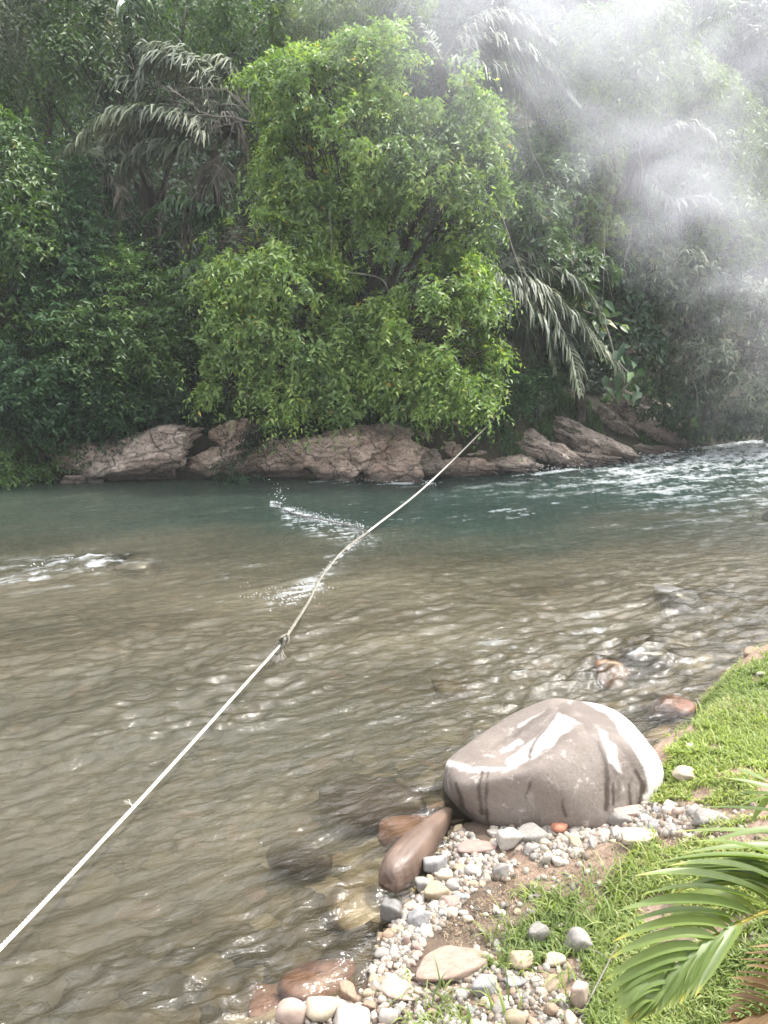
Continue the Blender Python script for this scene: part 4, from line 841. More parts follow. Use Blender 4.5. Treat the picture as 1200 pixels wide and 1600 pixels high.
for i, (px, py, r, lab) in enumerate([(1130, 60, 70, 'far hazy tree on the ridge left of the top right corner'), (1210, 40, 80, 'far hazy tree cut by the top right corner'), (1190, 130, 60, 'far dark tree below the top right corner'), (760, 10, 80, 'far hazy tree at the top above the smoky palm'), (330, 40, 70, 'far tree at the top between the palm and the bright tree'), (220, 20, 60, 'far dark tree at the top left behind the palm'), (860, 0, 70, 'far hazy tree at the top right of the smoky palm fronds'), (950, -10, 70, 'far hazy tree at the top directly behind the tall smoky tree'), (1045, -5, 70, 'far hazy tree between the tall smoky tree and the ridge')]):
    Y = 24 + (i < 3) * 4
    c = at_y(px, py, Y); g = ground(c[:1], np.array([Y + 1.5]))[0]
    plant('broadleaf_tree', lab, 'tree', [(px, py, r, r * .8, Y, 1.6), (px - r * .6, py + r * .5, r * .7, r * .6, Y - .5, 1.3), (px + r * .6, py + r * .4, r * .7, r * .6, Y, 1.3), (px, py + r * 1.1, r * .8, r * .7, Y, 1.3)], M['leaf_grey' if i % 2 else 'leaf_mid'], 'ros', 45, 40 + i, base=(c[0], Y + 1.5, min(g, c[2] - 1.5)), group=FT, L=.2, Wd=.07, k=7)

# undergrowth carpeting the hillside
def undergrowth():
    rr = RS(77); n = 52000; x = rr.uniform(-17, 24, n); off = rr.uniform(0.2, 1, n) ** 1.0 * 15; y = np.interp(x, FAR[:, 0], FAR[:, 1]) + off
    z = ground(x, y); P = np.stack([x, y, z], 1); k = (fbm(P * .9, 3, 12) > .40) & (z < 16) & ~((off < 2.2) & (x > 2.8) & (x < 7.4) & (rr.uniform(size=n) < .93)) & (off > .75)
    P = P[k]; P[:, 2] += rr.uniform(0, 1.1, len(P)) ** 2 * sst(-.2, 1.5, fbm(P * .7, 2, 5) * 2); D = rr.normal(0, .6, P.shape) + np.array([0, -1.0, .4])
    acc = Acc(); V, T, r = sprays(P, unit(D), rr, 6, .55, .17, .07, .5); acc.add(V, T=T, r=r)
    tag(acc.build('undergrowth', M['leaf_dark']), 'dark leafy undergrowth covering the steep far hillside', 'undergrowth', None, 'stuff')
undergrowth()

# ------------------------------------------------------------------ palms
def frond(parent, pts, Ys, rr, mat, ll=.55, lw=.075, n=46, hang=.75, rag=.35, taper=True, name='frond', skew=.55, rr0=.022):
    pts = np.array(pts, float); Ys = np.array(Ys, float) if np.ndim(Ys) else np.full(len(pts), float(Ys)); C = at_y(pts[:, 0], pts[:, 1], Ys); R = smooth_path(C, 40)
    acc = Acc(); tube(acc, R, np.linspace(rr0, .006, 40), 5, .55)
    T, A, B = frames(R); up = unit(np.array([[0, 0, 1.]]) - T * T[:, 2:3]); sd = np.cross(T, up)
    for sg in (-1, 1):
        for i in range(n):
            f = .10 + .9 * (i + rr.uniform(-.3, .3)) / n; f = min(max(f, .03), .995); j = int(f * 39); P0 = R[j]
            Ls = ll * (math.sin(math.pi * min(1, .25 + f * .72)) ** .6 if taper else 1) * rr.uniform(.5, 1.2)
            d0 = unit((T[j] * skew + sd[j] * sg * .8 + up[j] * rr.uniform(-.1, .3))[None])[0]
            d1 = unit((d0 * (1 - hang) + np.array([0, 0, -1]) * hang + T[j] * .2 + rr.normal(0, .17, 3))[None])[0]
            m1 = P0 + d0 * Ls * .4; m2 = m1 + (d0 + d1) * .5 * Ls * .3; m3 = m2 + d1 * Ls * .35
            wv = unit(np.cross(d0, up[j] + rr.normal(0, .3, 3))[None])[0]; w = lw * rr.uniform(.7, 1.2) * .5
            V = [P0 - wv * w * .3, P0 + wv * w * .3, m1 - wv * w, m1 + wv * w, m2 - wv * w, m2 + wv * w * (1 - rag * rr.uniform()), m3 - wv * w * .35, m3 + wv * w * .25]
            acc.add(V, Q=[(0, 1, 3, 2), (2, 3, 5, 4), (4, 5, 7, 6)], r=rr.uniform())
    o = acc.build(name, mat, parent); return o
def palm(label, crown_px, Y, base_px, baseY, fronds, mat, seed, ll=.55, lw=.075, tr=.09, skirt=0, n=46):
    rr = RS(seed); c = at_y(crown_px[0], crown_px[1], Y); b = at_y(base_px[0], base_px[1], baseY); b[2] = min(b[2], ground(b[:1], b[1:2])[0] + .0)
    e = empty('palm', b, label, 'palm tree'); a = Acc(); tube(a, smooth_path([b - np.array([0, 0, .3]), (b + c) / 2 + np.array([.05, 0, .1]), c], 20), np.linspace(tr, tr * .8, 20), 9); a.build('trunk', M['bark'], e, True)
    for f in fronds:
        pts, Ys = f[0], f[1]; frond(e, [crown_px] + pts, [Y] + (Ys if isinstance(Ys, list) else [Ys] * len(pts)), rr, f[2] if len(f) > 2 else mat, ll, lw, n)
    return e
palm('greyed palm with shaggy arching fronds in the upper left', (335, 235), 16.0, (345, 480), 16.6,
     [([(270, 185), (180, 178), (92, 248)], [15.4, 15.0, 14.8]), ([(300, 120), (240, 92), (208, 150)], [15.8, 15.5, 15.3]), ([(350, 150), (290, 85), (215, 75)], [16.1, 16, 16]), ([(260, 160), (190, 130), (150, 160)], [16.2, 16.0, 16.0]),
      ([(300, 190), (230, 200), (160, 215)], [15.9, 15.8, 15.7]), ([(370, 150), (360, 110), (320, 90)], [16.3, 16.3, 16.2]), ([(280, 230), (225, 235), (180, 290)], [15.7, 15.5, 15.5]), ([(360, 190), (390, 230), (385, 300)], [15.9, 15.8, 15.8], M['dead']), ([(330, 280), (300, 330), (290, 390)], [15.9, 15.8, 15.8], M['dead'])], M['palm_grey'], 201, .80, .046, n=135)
palm('palm with a skirt of dead hanging leaves left of the dark hollow', (165, 262), 15.6, (172, 470), 15.9,
     [([(150, 300), (160, 370), (172, 430)], 15.4, M['dead']), ([(190, 300), (182, 360), (168, 420)], 15.5, M['dead']), ([(180, 240), (215, 250), (235, 290)], 15.5), ([(140, 235), (110, 235), (85, 260)], 15.7), ([(165, 215), (205, 180), (250, 200)], 16.0)], M['palm_grey'], 202, .38, .06)
palm('low green palm in the hollow left of the bright tree', (345, 375), 16.0, (350, 520), 16.2,
     [([(310, 325), (260, 318), (222, 345)], [15.7, 15.4, 15.3]), ([(340, 330), (290, 345), (245, 380)], 15.6), ([(300, 415), (262, 425), (240, 475)], [15.5, 15.2, 15.1]), ([(310, 440), (290, 460), (280, 500)], 15.3)], M['palm_green'], 203, .5, .055, n=70)
palm('smoky grey palm whose fronds arch above the bright tree to the right', (690, 95), 16.8, (720, 420), 17.0,
     [([(760, 62), (840, 92), (905, 165)], [16.6, 16.4, 16.2]), ([(740, 40), (800, 30), (870, 70)], 16.8), ([(660, 40), (620, 20), (580, 40)], 17), ([(740, 100), (800, 120), (840, 170)], 16.4)], M['palm_grey'], 204, .8, .044, n=130)
palm('shaggy grey palm drooping towards the water right of the bright tree', (770, 432), 15.2, (765, 560), 15.6,
     [([(840, 455), (885, 530), (908, 620)], [14.8, 14.5, 14.3]), ([(870, 470), (930, 530), (978, 592)], [15.0, 14.8, 14.7]), ([(800, 470), (820, 520), (825, 560)], 14.7), ([(830, 440), (880, 480), (930, 560)], [14.9, 14.8, 14.8]), ([(850, 420), (900, 440), (945, 500)], [15.2, 15.1, 15.0]), ([(800, 440), (850, 500), (868, 585)], [14.8, 14.5, 14.4]), ([(810, 400), (860, 390), (920, 420)], 15.4), ([(720, 400), (690, 420), (670, 450)], 15.4)], M['palm_grey'], 205, .66, .042, n=125)
palm('palm glimpsed through the thick smoke at the right', (1000, 260), 17.4, (1060, 480), 19.0,
     [([(1040, 205), (1090, 200), (1150, 250)], 17.0), ([(1050, 310), (1100, 310), (1145, 365)], 16.8), ([(960, 210), (930, 230), (900, 280)], 17.2)], M['palm_grey'], 206, .55, .05, n=80, tr=.05)
palm('green feathery palm hanging in at the top left', (190, -40), 16.4, (230, 300), 17.4,
     [([(200, 0), (205, 50), (190, 105)], 16.2), ([(170, 0), (150, 40), (160, 100)], 16.2), ([(230, -10), (225, 40), (215, 90)], 16.4), ([(120, -20), (80, 10), (50, 60)], 16.4)], M['palm_green'], 207, .5, .06)
# small fan palm sprout
e = empty('palm_sprout', at_y(262, 640, 14.9), 'small fan leaf sprout in the shade above the left rocks', 'palm'); a = Acc(); rr = RS(5)
c = at_y(258, 583, 14.8); tube(a, smooth_path([at_y(262, 640, 14.9), at_y(255, 610, 14.85), c], 10), .012, 5, .6); a.build('stem', M['palm_green'], e)
a = Acc()
for k in range(13):
    t_ = math.radians(-60 + k * 14); d = np.array([math.cos(t_), -.3, math.sin(-t_ * .6) * .5]); wv = np.array([-d[2], 0, d[0]]) * .03; p1 = c + d * .28; p2 = c + d * .45 + np.array([0, 0, -.06])
    a.add([c, p1 - wv, p1 + wv, p2], T=[(0, 1, 2), (1, 3, 2)], r=rr.uniform(.5, 1))
a.build('fan_leaf', M['palm_green'], e)

# big-leaved climbers
def climber(label, spots, Y, L, seed, mat):
    rr = RS(seed); P = np.array([at_y(x, y, Y) for x, y in spots]); b = P[-1].copy(); e = empty('climber', b, label, 'climbing plant'); a = Acc(); tube(a, smooth_path(P, 30), .02, 5); a.build('stem', M['vine'], e, True)
    path = smooth_path(P, 34); pos = path + rr.normal(0, .14, path.shape); d = rr.normal(0, .5, pos.shape) + np.array([0, -.4, -.35]); nn = rr.normal(0, .3, pos.shape) + np.array([.1, -.8, .7]); n = len(pos)
    a = Acc(); side = 8; V0, T0, r0 = leaf_geo(pos, unit(d), unit(nn), L * rr.uniform(.7, 1.2, n), L * .5 * rr.uniform(.8, 1.1, n), rr.uniform(.2, 1, n)); a.add(V0, T=T0, r=r0); a.build('foliage', mat, e)
climber('large leaved climber right of the shaggy grey palm', [(930, 470), (950, 520), (962, 560), (985, 590), (970, 612)], 15.4, .33, 61, M['leaf_teal'])
climber('large leaved climber hanging at the left under the smoky tree', [(105, 380), (115, 410), (95, 430), (120, 450)], 14.4, .34, 62, M['leaf_teal'])
climber('large leaved climber up the dark wall right of the bright tree', [(900, 440), (905, 480), (940, 500), (930, 550)], 15.8, .3, 63, M['leaf_mid'])

# hanging lianas and bare branches
rr = RS(90)
LI = [([(782, 330), (800, 385), (818, 440), (822, 482)], 14.3, .012, 'pale bare liana hanging right of the bright tree'),
      ([(820, 165), (828, 230), (850, 280), (842, 330)], 15.6, .010, 'long looping liana under the smoky palm'),
      ([(545, 425), (600, 440), (610, 500), (608, 560)], 14.0, .011, 'arched bare stem inside the bright tree crown'),
      ([(515, 330), (518, 380), (514, 430)], 14.1, .010, 'straight hanging stem in the middle of the bright tree')]
for pts, Y, r, lab in LI:
    P = np.array([at_y(x, y, Y) for x, y in pts]); a = Acc(); tube(a, smooth_path(P, 30), np.linspace(r, r * .5, 30), 6); tag(a.build('liana', M['vine'], None, True, base=P[-1]), lab, 'vine')
G = 'thin lianas hanging in the forest'
NUM = ['first', 'second', 'third', 'fourth', 'fifth', 'sixth', 'seventh', 'eighth', 'ninth', 'tenth', 'eleventh', 'twelfth', 'thirteenth', 'fourteenth', 'fifteenth', 'sixteenth']
def strands(n, x0, x1, y0, y1, Y, l0, l1, label, mat='vine'):
    for i, x in enumerate(sorted(rr.uniform(x0, x1, n))):
        pass; y = rr.uniform(y0, y1); l = rr.uniform(l0, l1); yy = Y + rr.uniform(-.4, .6)
        P = [at_y(x + rr.uniform(-12, 12) * k, y + l * k / 3, yy) for k in (0, 1, 2, 3)]; a = Acc(); tube(a, smooth_path(P, 14), np.linspace(.011, .004, 14), 4)
        tag(a.build('liana', M[mat], None, True, base=P[-1]), label.replace('thin liana', NUM[i] + ' thin liana from the left,'), 'vine', label.replace('thin liana', 'lianas'))
strands(16, 1040, 1200, 430, 560, 17.0, 50, 130, 'thin liana hanging from the greyish bush at the right')
strands(16, 100, 400, 60, 260, 15.9, 50, 140, 'thin liana hanging around the upper left palms', 'vine')
strands(14, 840, 1000, 200, 400, 15.8, 60, 150, 'thin liana hanging below the smoky pale tree')
# bare pale branch left of the bright tree
a = Acc(); c0 = at_y(408, 192, 15.0)
def twig(a, p, d, L, r, dep):
    n = 8; P = p + unit(d[None])[0] * L * np.linspace(0, 1, n)[:, None] + np.cumsum(rr.normal(0, L * .02, (n, 3)), 0); tube(a, P, np.linspace(r, r * .5, n), 5)
    if dep:
        for k in range(4):
            j = rr.randint(2, n); twig(a, P[j], d + rr.normal(0, .55, 3) * np.array([1, .5, 1]), L * rr.uniform(.4, .7), r * .55, dep - 1)
twig(a, c0, np.array([-1, -.2, .12]), 1.1, .02, 3); twig(a, c0, np.array([-.8, -.1, .6]), .8, .016, 3)
tag(a.build('bare_branch', M['vine'], None, True, base=c0), 'bare pale branch with fine twigs left of the bright tree', 'branch')

# grass and moss on the far bank, right of the rope
def blades(P, rr, h, w, bend=.5, lean=None, seg=3, r=None):
    n = len(P); az = rr.uniform(0, 6.283, n); d = np.stack([np.cos(az), np.sin(az), np.zeros(n)], 1)
    if lean is not None: d = unit(d + np.asarray(lean))
    H = h * rr.uniform(.5, 1.3, n); B = bend * rr.uniform(.3, 1.6, n); sd = np.stack([-d[:, 1], d[:, 0], np.zeros(n)], 1); ww = w * rr.uniform(.6, 1.3, n)
    rows = []
    for s in np.linspace(0, 1, seg + 1):
        a = B * s * 1.3; c = P + d * (H * np.sin(np.minimum(a, 2.2)) * s * .9)[:, None] + np.array([0, 0, 1.]) * (H * s * np.cos(np.minimum(a, 2.0) * .9))[:, None]
        wd = ww * (1 - s) ** .6 * .5 if s < 1 else ww * .02
        rows += [c - sd * wd[:, None], c + sd * wd[:, None]]
    V = np.stack(rows, 1).reshape(-1, 3); k = 2 * (seg + 1); o = (np.arange(n) * k)[:, None]
    Q = np.concatenate([o + np.array([[2 * i, 2 * i + 1, 2 * i + 3, 2 * i + 2]]) for i in range(seg)])
    rv = rr.uniform(0, 1, n) if r is None else r; return V, Q, np.repeat(rv, k)
def farbank_grass():
    rr = RS(44); n = 46000; x = rr.uniform(-9, 9.5, n); off = np.where(x > 2.4, rr.uniform(.1, 2.4, n), rr.uniform(.65, 2.2, n)); y = np.interp(x, FAR[:, 0], FAR[:, 1]) + off; P = np.stack([x, y, ground(x, y)], 1)
    P = P[fbm(P[:, :2] * 1.5, 3, 8) > .46]; V, Q, r = blades(P, rr, .22, .02, .9, (-.2, -.6, 0)); a = Acc(); a.add(V, Q=Q, r=r * .6); tag(a.build('bank_grass', M['leaf_mid']), 'ragged green grass and moss on the far bank slope', 'grass', None, 'stuff')
farbank_grass()

# ------------------------------------------------------------------ near bank grass, straw
G_POLYS = [([(1062, 1118), (1100, 1062), (1150, 1045), (1200, 1022), (1260, 1000), (1260, 1210), (1180, 1205), (1120, 1180), (1075, 1185), (1035, 1178), (1042, 1145)], 19000, .052, .80),
           ([(1010, 1230), (1050, 1180), (1120, 1170), (1200, 1205), (1200, 1260), (1120, 1262), (1060, 1250), (1020, 1262)], 2400, .04, .44),
           ([(1000, 1310), (1130, 1285), (1260, 1270), (1260, 1700), (930, 1700), (915, 1560), (930, 1440), (960, 1370)], 18000, .05, .70),
           ([(730, 1440), (790, 1400), (870, 1380), (940, 1390), (940, 1560), (850, 1540), (760, 1510), (720, 1480)], 1700, .07, .40),
           ([(600, 1530), (720, 1500), (760, 1560), (900, 1560), (920, 1640), (640, 1620)], 380, .07, .3)]
def near_grass():
    rr = RS(55); a = Acc()
    for poly, n, h, cov in G_POLYS:
        zp = np.array(poly, float); px = rr.uniform(zp[:, 0].min(), zp[:, 0].max(), n * 2); py = rr.uniform(zp[:, 1].min(), zp[:, 1].max(), n * 2); k = inpoly(px, py, poly); P = on_ground(px[k], py[k])
        m = fbm(P[:, :2] * 4.5, 4, 66); P = P[(m > .62 - .36 * cov) & (P[:, 2] > .02)]
        V, Q, r = blades(P, rr, h, .0095, 1.1, (-.25, -.15, 0)); pt = fbm(P[:, :2] * 3, 2, 4); a.add(V, Q=Q, r=np.clip(r * .75 + np.repeat(pt, 8) * .5 - .12, 0, 1))
    tag(a.build('grass', M['grass']), 'short bright green lawn grass on the near bank', 'grass', None, 'stuff')
    # long loose blades
    a = Acc(); S_ = [(850, 1440, 30), (900, 1420, 30), (940, 1400, 30), (790, 1470, 26), (930, 1460, 24), (980, 1380, 24), (660, 1570, 12), (770, 1590, 14), (1120, 1140, 30), (1085, 1125, 40), (880, 1545, 12)]
    for x, y, n in S_:
        P = on_ground(x + rr.normal(0, 22, n), y + rr.normal(0, 14, n)); P = P[P[:, 2] > .01]; V, Q, r = blades(P, rr, .15, .008, .9, (-.4, 0, 0), 5); a.add(V, Q=Q, r=r * .9)
    tag(a.build('grass', M['grass']), 'long loose grass blades in ragged tufts on the near bank', 'grass', None, 'stuff')
    # dry clippings on the soil
    poly = [(690, 1450), (760, 1400), (800, 1370), (850, 1340), (940, 1320), (1180, 1180), (1200, 1260), (1130, 1300), (1000, 1340), (930, 1440), (760, 1470), (700, 1500)]
    zp = np.array(poly, float); n = 16000; px = rr.uniform(zp[:, 0].min(), zp[:, 0].max(), n); py = rr.uniform(zp[:, 1].min(), zp[:, 1].max(), n); k = inpoly(px, py, poly); P = on_ground(px[k], py[k]); P[:, 2] += .004
    V, Q, r = blades(P, rr, .026, .0022, 1.75, None, 3); a = Acc(); a.add(V, Q=Q, r=r); tag(a.build('dry_clippings', M['straw']), 'dry grass clippings littering the bare brown soil', 'straw', None, 'stuff')
near_grass()
def litter():
    rr = RS(91); poly = [(660, 1340), (1180, 1210), (1200, 1600), (640, 1600)]; zp = np.array(poly, float); px = rr.uniform(640, 1200, 900); py = rr.uniform(1200, 1600, 900); k = inpoly(px, py, poly); P = on_ground(px[k], py[k])[:330]; P[:, 2] += .012
    n = len(P); d = rr.normal(0, 1, (n, 3)) * [1, 1, .15]; nn = np.array([0, 0, 1.]) + rr.normal(0, .3, (n, 3)); Ls = rr.uniform(.015, .05, n); V, T, r = leaf_geo(P, unit(d), unit(nn), Ls, Ls * .4, rr.uniform(0, 1, n), .0)
    a = Acc(); a.add(V, T=T, r=r); tag(a.build('leaf_litter', M['dead']), 'fallen brown leaves scattered over the near bank', 'leaves', None, 'stuff')
litter()
# dry twig at the bottom
a = Acc(); b = on_ground(905, 1592)[0]; P = [b, on_ground(930, 1560)[0] + [0, 0, .05], on_ground(950, 1530)[0] + [0, 0, .08], on_ground(962, 1512)[0] + [0, 0, .10]]
tube(a, smooth_path(P, 16), np.linspace(.004, .0015, 16), 5); tube(a, smooth_path([P[2], P[2] + [-.03, 0, .03], P[2] + [-.08, .02, .035]], 8), .0014, 4); tag(a.build('twig', M['vine'], None, True, base=b), 'thin grey dry twig sticking out of the pebbles left of the palm', 'twig')

# ------------------------------------------------------------------ foreground young palm
def fore_palm():
    m_g, t, out = newmat('foreground_frond')
    def fm(name, stops, trans, rough):
        m, t, out = newmat(name); tipc = ramp(t, attr(t, 'rnd'), stops)
        geo = N(t, 'ShaderNodeTexCoord').outputs['Object']; nz = noise(t, 30, 3, vec=geo); c = mixc(t, .4, tipc.outputs[0], ramp(t, nz.outputs[0], [(.3, (.75, .8, .7)), (.7, (1.2, 1.15, 1.1))]).outputs[0], 'MULTIPLY')
        p = N(t, 'ShaderNodeBsdfPrincipled'); t.links.new(c, p.inputs['Base Color']); p.inputs['Roughness'].default_value = rough; tr = N(t, 'ShaderNodeBsdfTranslucent'); t.links.new(mixc(t, 1., c, (1.2, 1.3, .6), 'MULTIPLY'), tr.inputs[0])
        mx = N(t, 'ShaderNodeMixShader'); mx.inputs[0].default_value = trans; t.links.new(p.outputs[0], mx.inputs[1]); t.links.new(tr.outputs[0], mx.inputs[2]); t.links.new(mx.outputs[0], out.inputs[0]); return m
    g = fm('fresh_palm_leaf', [(0, (.14, .20, .06)), (.6, (.20, .26, .08)), (.85, (.34, .34, .07)), (1, (.48, .36, .07))], .42, .38)
    br = fm('dry_palm_leaf', [(0, (.16, .10, .05)), (.6, (.24, .15, .07)), (1, (.36, .24, .12))], .35, .6)
    base = on_ground(1330, 1500)[0]; e = empty('young_palm', base, 'young palm reaching into the lower right corner with green and browned fronds', 'palm')
    rr = RS(8)
    a = Acc(); root = at_y(1330, 1380, 1.45); tube(a, smooth_path([base, (base + root) / 2, root], 12), np.linspace(.04, .025, 12), 10); a.build('stem', M['bark'], e, True)
    def fr(name, rachis, RY, leaflets, mat, w, rw=.005, label=None):
        R = smooth_path([at_y(x, y, Y) for (x, y), Y in zip(rachis, RY)], 60); a = Acc(); ra = Acc(); tube(ra, R, np.linspace(rw, rw * .35, 60), 6, .93)
        for f, tx, ty, tY, bow in leaflets:
            P0 = R[int(f * 59)]; P3 = at_y(tx, ty, tY); n = 22; s = np.linspace(0, 1, n)[:, None]; mid = (P0 * .55 + P3 * .45) + np.array([0, 0, bow]); C = (1 - s) ** 2 * P0 + 2 * s * (1 - s) * mid + s ** 2 * P3
            T, A, B = frames(C); roll = rr.uniform(-.35, .35); side = unit(A * math.cos(roll) + B * math.sin(roll)); nm = np.cross(side, T); ss = s[:, 0]
            ww = w * rr.uniform(.85, 1.1) * np.minimum(1, .35 + ss * 5) * np.where(ss > .55, 1 - ((ss - .55) / .45) ** 1.6, 1) * .5
            V = np.stack([C - side * ww[:, None] + nm * ww[:, None] * .45, C, C + side * ww[:, None] + nm * ww[:, None] * .45], 1).reshape(-1, 3)
            i = np.arange(n - 1)[:, None] * 3; Q = np.concatenate([i + np.array([[0, 1, 4, 3]]), i + np.array([[1, 2, 5, 4]])]); tipf = np.repeat(np.clip(rr.uniform(0, .5) + sst(.78, 1, ss) * .5, 0, 1), 3)
            a.add(V, Q=Q, r=tipf)
        o = a.build(name, mat, e, True); ra.build('rachis', mat, o, True)
        if label: o['label'] = label
    # main green frond
    rx = [(1330, 1380), (1230, 1412), (1160, 1440), (1095, 1482), (1040, 1535), (990, 1590)]; RYs = [1.45, 1.38, 1.33, 1.28, 1.24, 1.2]
    L = []
    tips = [(1075, 1310), (1042, 1352), (992, 1374), (1000, 1400), (962, 1425), (968, 1448), (953, 1470), (948, 1500), (944, 1530), (942, 1560), (952, 1568), (958, 1585), (968, 1592), (978, 1596)]
    for i, (x, y) in enumerate(tips): L.append((.10 + i * .062, x + rr.uniform(-6, 6), y + rr.uniform(-5, 5), 1.36 - i * .012, .075 - i * .003))
    for i in range(8): L.append((.02 + i * .03, 1020 + i * 6 + rr.uniform(-12, 12), 1345 + i * 9 + rr.uniform(-5, 5), 1.42, .085))
    for i in range(11): L.append((.14 + i * .062, 1130 - i * 15 + rr.uniform(-8, 8) + (20 if i < 3 else 0) - 30, 1340 + i * 22 + rr.uniform(-6, 6), 1.44 - i * .012, .06))
    for i in range(15): L.append((.42 + i * .036, 1085 - i * 7.5, 1560 + i * 3 + rr.uniform(-5, 5), 1.2, .02))
    fr('frond', rx, RYs, L, g, .023)
    rx = [(1330, 1380), (1300, 1290), (1240, 1240), (1180, 1215)]
    L = [(.35, 1085, 1262, 1.7, .03), (.45, 1130, 1215, 1.7, .03), (.2, 1050, 1300, 1.6, .04), (.55, 1140, 1240, 1.75, .02), (.28, 1095, 1320, 1.55, .05), (.15, 1060, 1335, 1.5, .05), (.65, 1150, 1262, 1.7, .02), (.8, 1170, 1290, 1.7, .01), (.9, 1150, 1200, 1.75, .0)]
    fr('frond', rx, [1.45, 1.6, 1.7, 1.75], L, g, .019)
    rx = [(1330, 1380), (1330, 1480), (1260, 1560), (1180, 1590), (1110, 1612)]
    L = [(.30 + i * .045, 1160 - (i % 3) * 6 - i * 1.5 + 8 * (i < 4), 1480 + i * 9.5, 1.12, .02) for i in range(13)] + [(.5 + i * .045, 1190 - i * 14, 1625, 1.05, .0) for i in range(10)]
    fr('frond', rx, [1.45, 1.3, 1.2, 1.15, 1.12], L, br, .015, label='browned dry frond at the corner')
fore_palm()

# ------------------------------------------------------------------ rope
def strand_rope(acc, P, R, pitch, strands=3, rr_=None, start=0.0):
    L = np.concatenate([[0], np.cumsum(np.linalg.norm(np.diff(P, axis=0), axis=1))]); n = int(L[-1] / (pitch / 9)); s = np.linspace(0, L[-1], n); C = np.stack([np.interp(s, L, P[:, k]) for k in range(3)], 1); T, A, B = frames(C)
    for k in range(strands):
        a = s / pitch * 2 * math.pi + k * 2 * math.pi / strands; Q = C + (A * np.cos(a)[:, None] + B * np.sin(a)[:, None]) * R * .5; tube(acc, Q, R * .56, 5)
def rope():
    base = at_y(440, 1008, 5.6); e = empty('rope', base, 'long pale rope stretched across the river with a knot and frayed tassel', 'rope')
    N0 = at_y(-260, 1735, 1.55); A0 = at_y(0, 1482, 2.45); A1 = at_y(208, 1262, 3.45); A2 = at_y(330, 1128, 4.35); K = at_y(438, 1008, 5.6)
    P = smooth_path([N0, A0, A1, A2, K], 160); a = Acc(); strand_rope(a, P, .0100, .06); a.build('line', M['rope'], e, True)
    # small fray
    a = Acc(); rr = RS(3)
    for k in range(7): tube(a, smooth_path([A1, A1 + np.array([rr.uniform(-.02, .0), 0, .02]), A1 + np.array([rr.uniform(-.045, -.015), 0, rr.uniform(.02, .05)])], 6), .0014, 4)
    a.build('fray', M['rope'], e)
    # double twisted wet rope from the knot into the water and out
    B1 = at_z(462, 972, .10); B2 = at_z(482, 940, .03); B3 = at_z(500, 905, .02); B4 = at_z(535, 862, .02); B5 = at_z(575, 831, .04)
    P = smooth_path([K, B1, B2, B3, B4, B5], 120); a = Acc(); strand_rope(a, P, .016, .20, 2); strand_rope(a, P + np.array([0, 0, .004]), .009, .12, 2); a.build('doubled_line', M['wetrope'], e, True)
    C1 = at_y(668, 757, 12.4); C2 = at_y(772, 655, 14.9); P = smooth_path([B5, C1, C2], 80); a = Acc(); tube(a, P, .0135, 6); a.build('line', M['rope'], e, True)
    # knot
    a = Acc(); t_ = np.linspace(0, 2 * math.pi * 3.2, 110); C = K + np.stack([.022 * np.cos(t_) + (t_ / t_[-1] - .5) * .09, .022 * np.sin(t_ * .9), .026 * np.sin(t_) + (t_ / t_[-1] - .5) * .13], 1); strand_rope(a, C, .0125, .05)
    t_ = np.linspace(0, 6.283, 50); C = K + np.array([.03, 0, .045]) + np.stack([.034 * np.cos(t_), .02 * np.sin(t_ * 2), .03 * np.sin(t_)], 1); strand_rope(a, C, .011, .05); kn = a.build('knot', M['wetrope'], e, True)
    a = Acc()
    for k in range(70):
        d = rr.normal(0, 1, 2); p0 = K + np.array([d[0] * .006, d[1] * .006, -.01]); p1 = K + np.array([d[0] * .012 - .004, d[1] * .012, -.07]); p2 = K + np.array([d[0] * .030 - .012, d[1] * .02, -rr.uniform(.12, .16)]); tube(a, smooth_path([p0, p1, p2], 7), np.linspace(.0022, .001, 7), 4)
    a.build('tassel', M['rope'], kn)
    # slack side line trailing in the current
    P = smooth_path([B5, at_z(545, 821, .02), at_z(500, 811, .03), at_z(460, 803, .02), at_z(428, 788, .01)], 60); a = Acc(); tube(a, P, .012, 6); a.build('side_line', ST['dark grey'], e, True)
    a = Acc(); tube(a, smooth_path([C2 + [0, .05, 0.02], C2 + [.05, 0.12, .05], C2 + [.15, .4, .1]], 10), .018, 6); a.build('loop', M['rope'], e, True)
    # spray thrown up by the dragging lines
    import bmesh
    bm = bmesh.new(); bmesh.ops.create_icosphere(bm, subdivisions=1, radius=1); U = np.array([v.co[:] for v in bm.verts]); Fc = np.array([[v.index for v in f.verts] for f in bm.faces]); bm.free()
    a = Acc()
    def spl(x0, y0, x1, y1, n, hmax, r0, sx=6, sy=2):
        for _ in range(n):
            f = rr.uniform(); p = at_z(x0 + (x1 - x0) * f + rr.normal(0, sx), y0 + (y1 - y0) * f + rr.normal(0, sy), 0); r = r0 * rr.uniform(.3, 1.2); p[2] = abs(rr.normal(0, hmax)) + .005
            a.add(U * r * .42 * np.array([2.0, 1, .8]) + p, T=Fc)
    spl(428, 785, 445, 800, 45, .16, .014, 5, 3); spl(445, 798, 575, 828, 230, .035, .010, 5, 2); spl(440, 806, 560, 826, 60, .012, .010, 16, 5); spl(486, 915, 440, 950, 120, .012, .009, 10, 4)
    spl(500, 900, 570, 836, 240, .015, .010, 3, 2); spl(490, 930, 510, 925, 60, .01, .008, 8, 5); spl(395, 938, 470, 930, 160, .004, .007, 20, 9)
    spl(660, 757, 676, 757, 50, .04, .014, 3, 2); spl(830, 738, 965, 722, 200, .05, .018, 12, 3); spl(940, 722, 1190, 692, 120, .04, .02, 20, 4); spl(560, 752, 660, 752, 120, .03, .014, 14, 2)
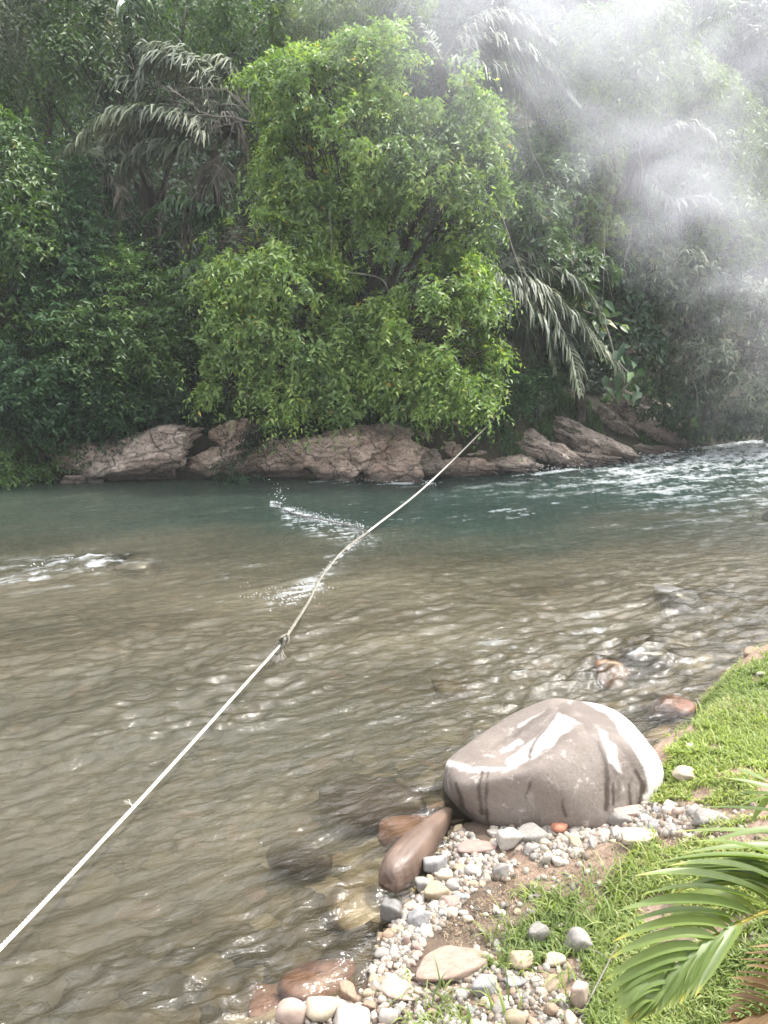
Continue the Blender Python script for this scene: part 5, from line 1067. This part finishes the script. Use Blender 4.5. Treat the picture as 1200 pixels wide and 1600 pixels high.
    spl(60, 885, 165, 880, 160, .02, .012, 10, 5); spl(1000, 1012, 1050, 1020, 40, .01, .006, 14, 6)
    tag(a.build('spray', M['foam'], None, True), 'white spray and bubbles where lines and rocks break the current', 'spray', None, 'stuff')
rope()

# ------------------------------------------------------------------ smoke drifting across the right of the river
def smoke():
    m, t, out = newmat('smoke'); geo = N(t, 'ShaderNodeNewGeometry').outputs['Position']
    def blob(px, py, Y, rx, ry, rz, k):
        c = at_y(px, py, Y); s = mpp(c); mp = N(t, 'ShaderNodeMapping'); mp.vector_type = 'TEXTURE'; mp.inputs['Location'].default_value = tuple(c); mp.inputs['Scale'].default_value = (rx * s, rz, ry * s)
        t.links.new(wv, mp.inputs[0]); ln = N(t, 'ShaderNodeVectorMath'); ln.operation = 'LENGTH'; t.links.new(mp.outputs[0], ln.inputs[0])
        v = math_(t, 'SUBTRACT', 1.0, ln.outputs['Value'], True); return math_(t, 'MULTIPLY', math_(t, 'MULTIPLY', v, v), k)
    nw = noise(t, .55, 3, vec=geo); va = N(t, 'ShaderNodeVectorMath'); va.operation = 'MULTIPLY_ADD'; va.inputs[1].default_value = (1.6, .6, 1.6)
    sub = N(t, 'ShaderNodeVectorMath'); sub.operation = 'SUBTRACT'; sub.inputs[1].default_value = (.5, .5, .5); t.links.new(nw.outputs[1], sub.inputs[0]); t.links.new(sub.outputs[0], va.inputs[0]); t.links.new(geo, va.inputs[2]); wv = va.outputs[0]
    parts = [blob(1080, 310, 12, 180, 160, 1.4, .85), blob(1190, 420, 12, 190, 190, 1.5, .62), blob(990, 240, 12, 150, 110, 1.3, .45), blob(1000, 60, 12.5, 640, 400, 1.6, .72), blob(760, -40, 12.5, 420, 260, 1.5, .42),
             blob(1180, 600, 13, 150, 150, 1.2, .16), blob(1130, 330, 12, 130, 70, 1.2, .5)]
    d = parts[0]
    for p in parts[1:]: d = math_(t, 'ADD', d, p)
    n = noise(t, .75, 4, vec=geo, rough=.55, dist=1.4); r = ramp(t, n.outputs[0], [(.33, (.12, .12, .12)), (.72, (1.6, 1.6, 1.6))]); r2 = math_(t, 'MULTIPLY', d, r.outputs[0])
    v = N(t, 'ShaderNodeVolumePrincipled'); v.inputs['Color'].default_value = (.93, .93, 1.0, 1); v.inputs['Anisotropy'].default_value = .4; t.links.new(math_(t, 'MULTIPLY', r2, .66), v.inputs['Density']); t.links.new(v.outputs[0], out.inputs['Volume'])
    lo = np.array([-1.5, 10.3, .15]); hi = np.array([9.5, 13.7, 9.6])
    V = np.array([(x, y, z) for x in (lo[0], hi[0]) for y in (lo[1], hi[1]) for z in (lo[2], hi[2])]); Q = [(0, 1, 3, 2), (4, 6, 7, 5), (0, 4, 5, 1), (2, 3, 7, 6), (0, 2, 6, 4), (1, 5, 7, 3)]
    o = mk('smoke', V, np.array(Q), m); tag(o, 'pale drifting smoke veil over the right side of the river', 'smoke', None, 'stuff')
    m, t, out = newmat('haze_air'); v = N(t, 'ShaderNodeVolumePrincipled'); v.inputs['Color'].default_value = (.90, .95, 1.0, 1); v.inputs['Density'].default_value = .0013; v.inputs['Anisotropy'].default_value = .3; t.links.new(v.outputs[0], out.inputs['Volume'])
    lo = (-72, -32, -4.5); hi = (77, 92, 24); V = np.array([(x, y, z) for x in (lo[0], hi[0]) for y in (lo[1], hi[1]) for z in (lo[2], hi[2])])
    o = mk('haze', V, np.array(Q), m); tag(o, 'thin bluish haze in the air over the river valley', 'haze', None, 'stuff')
smoke()
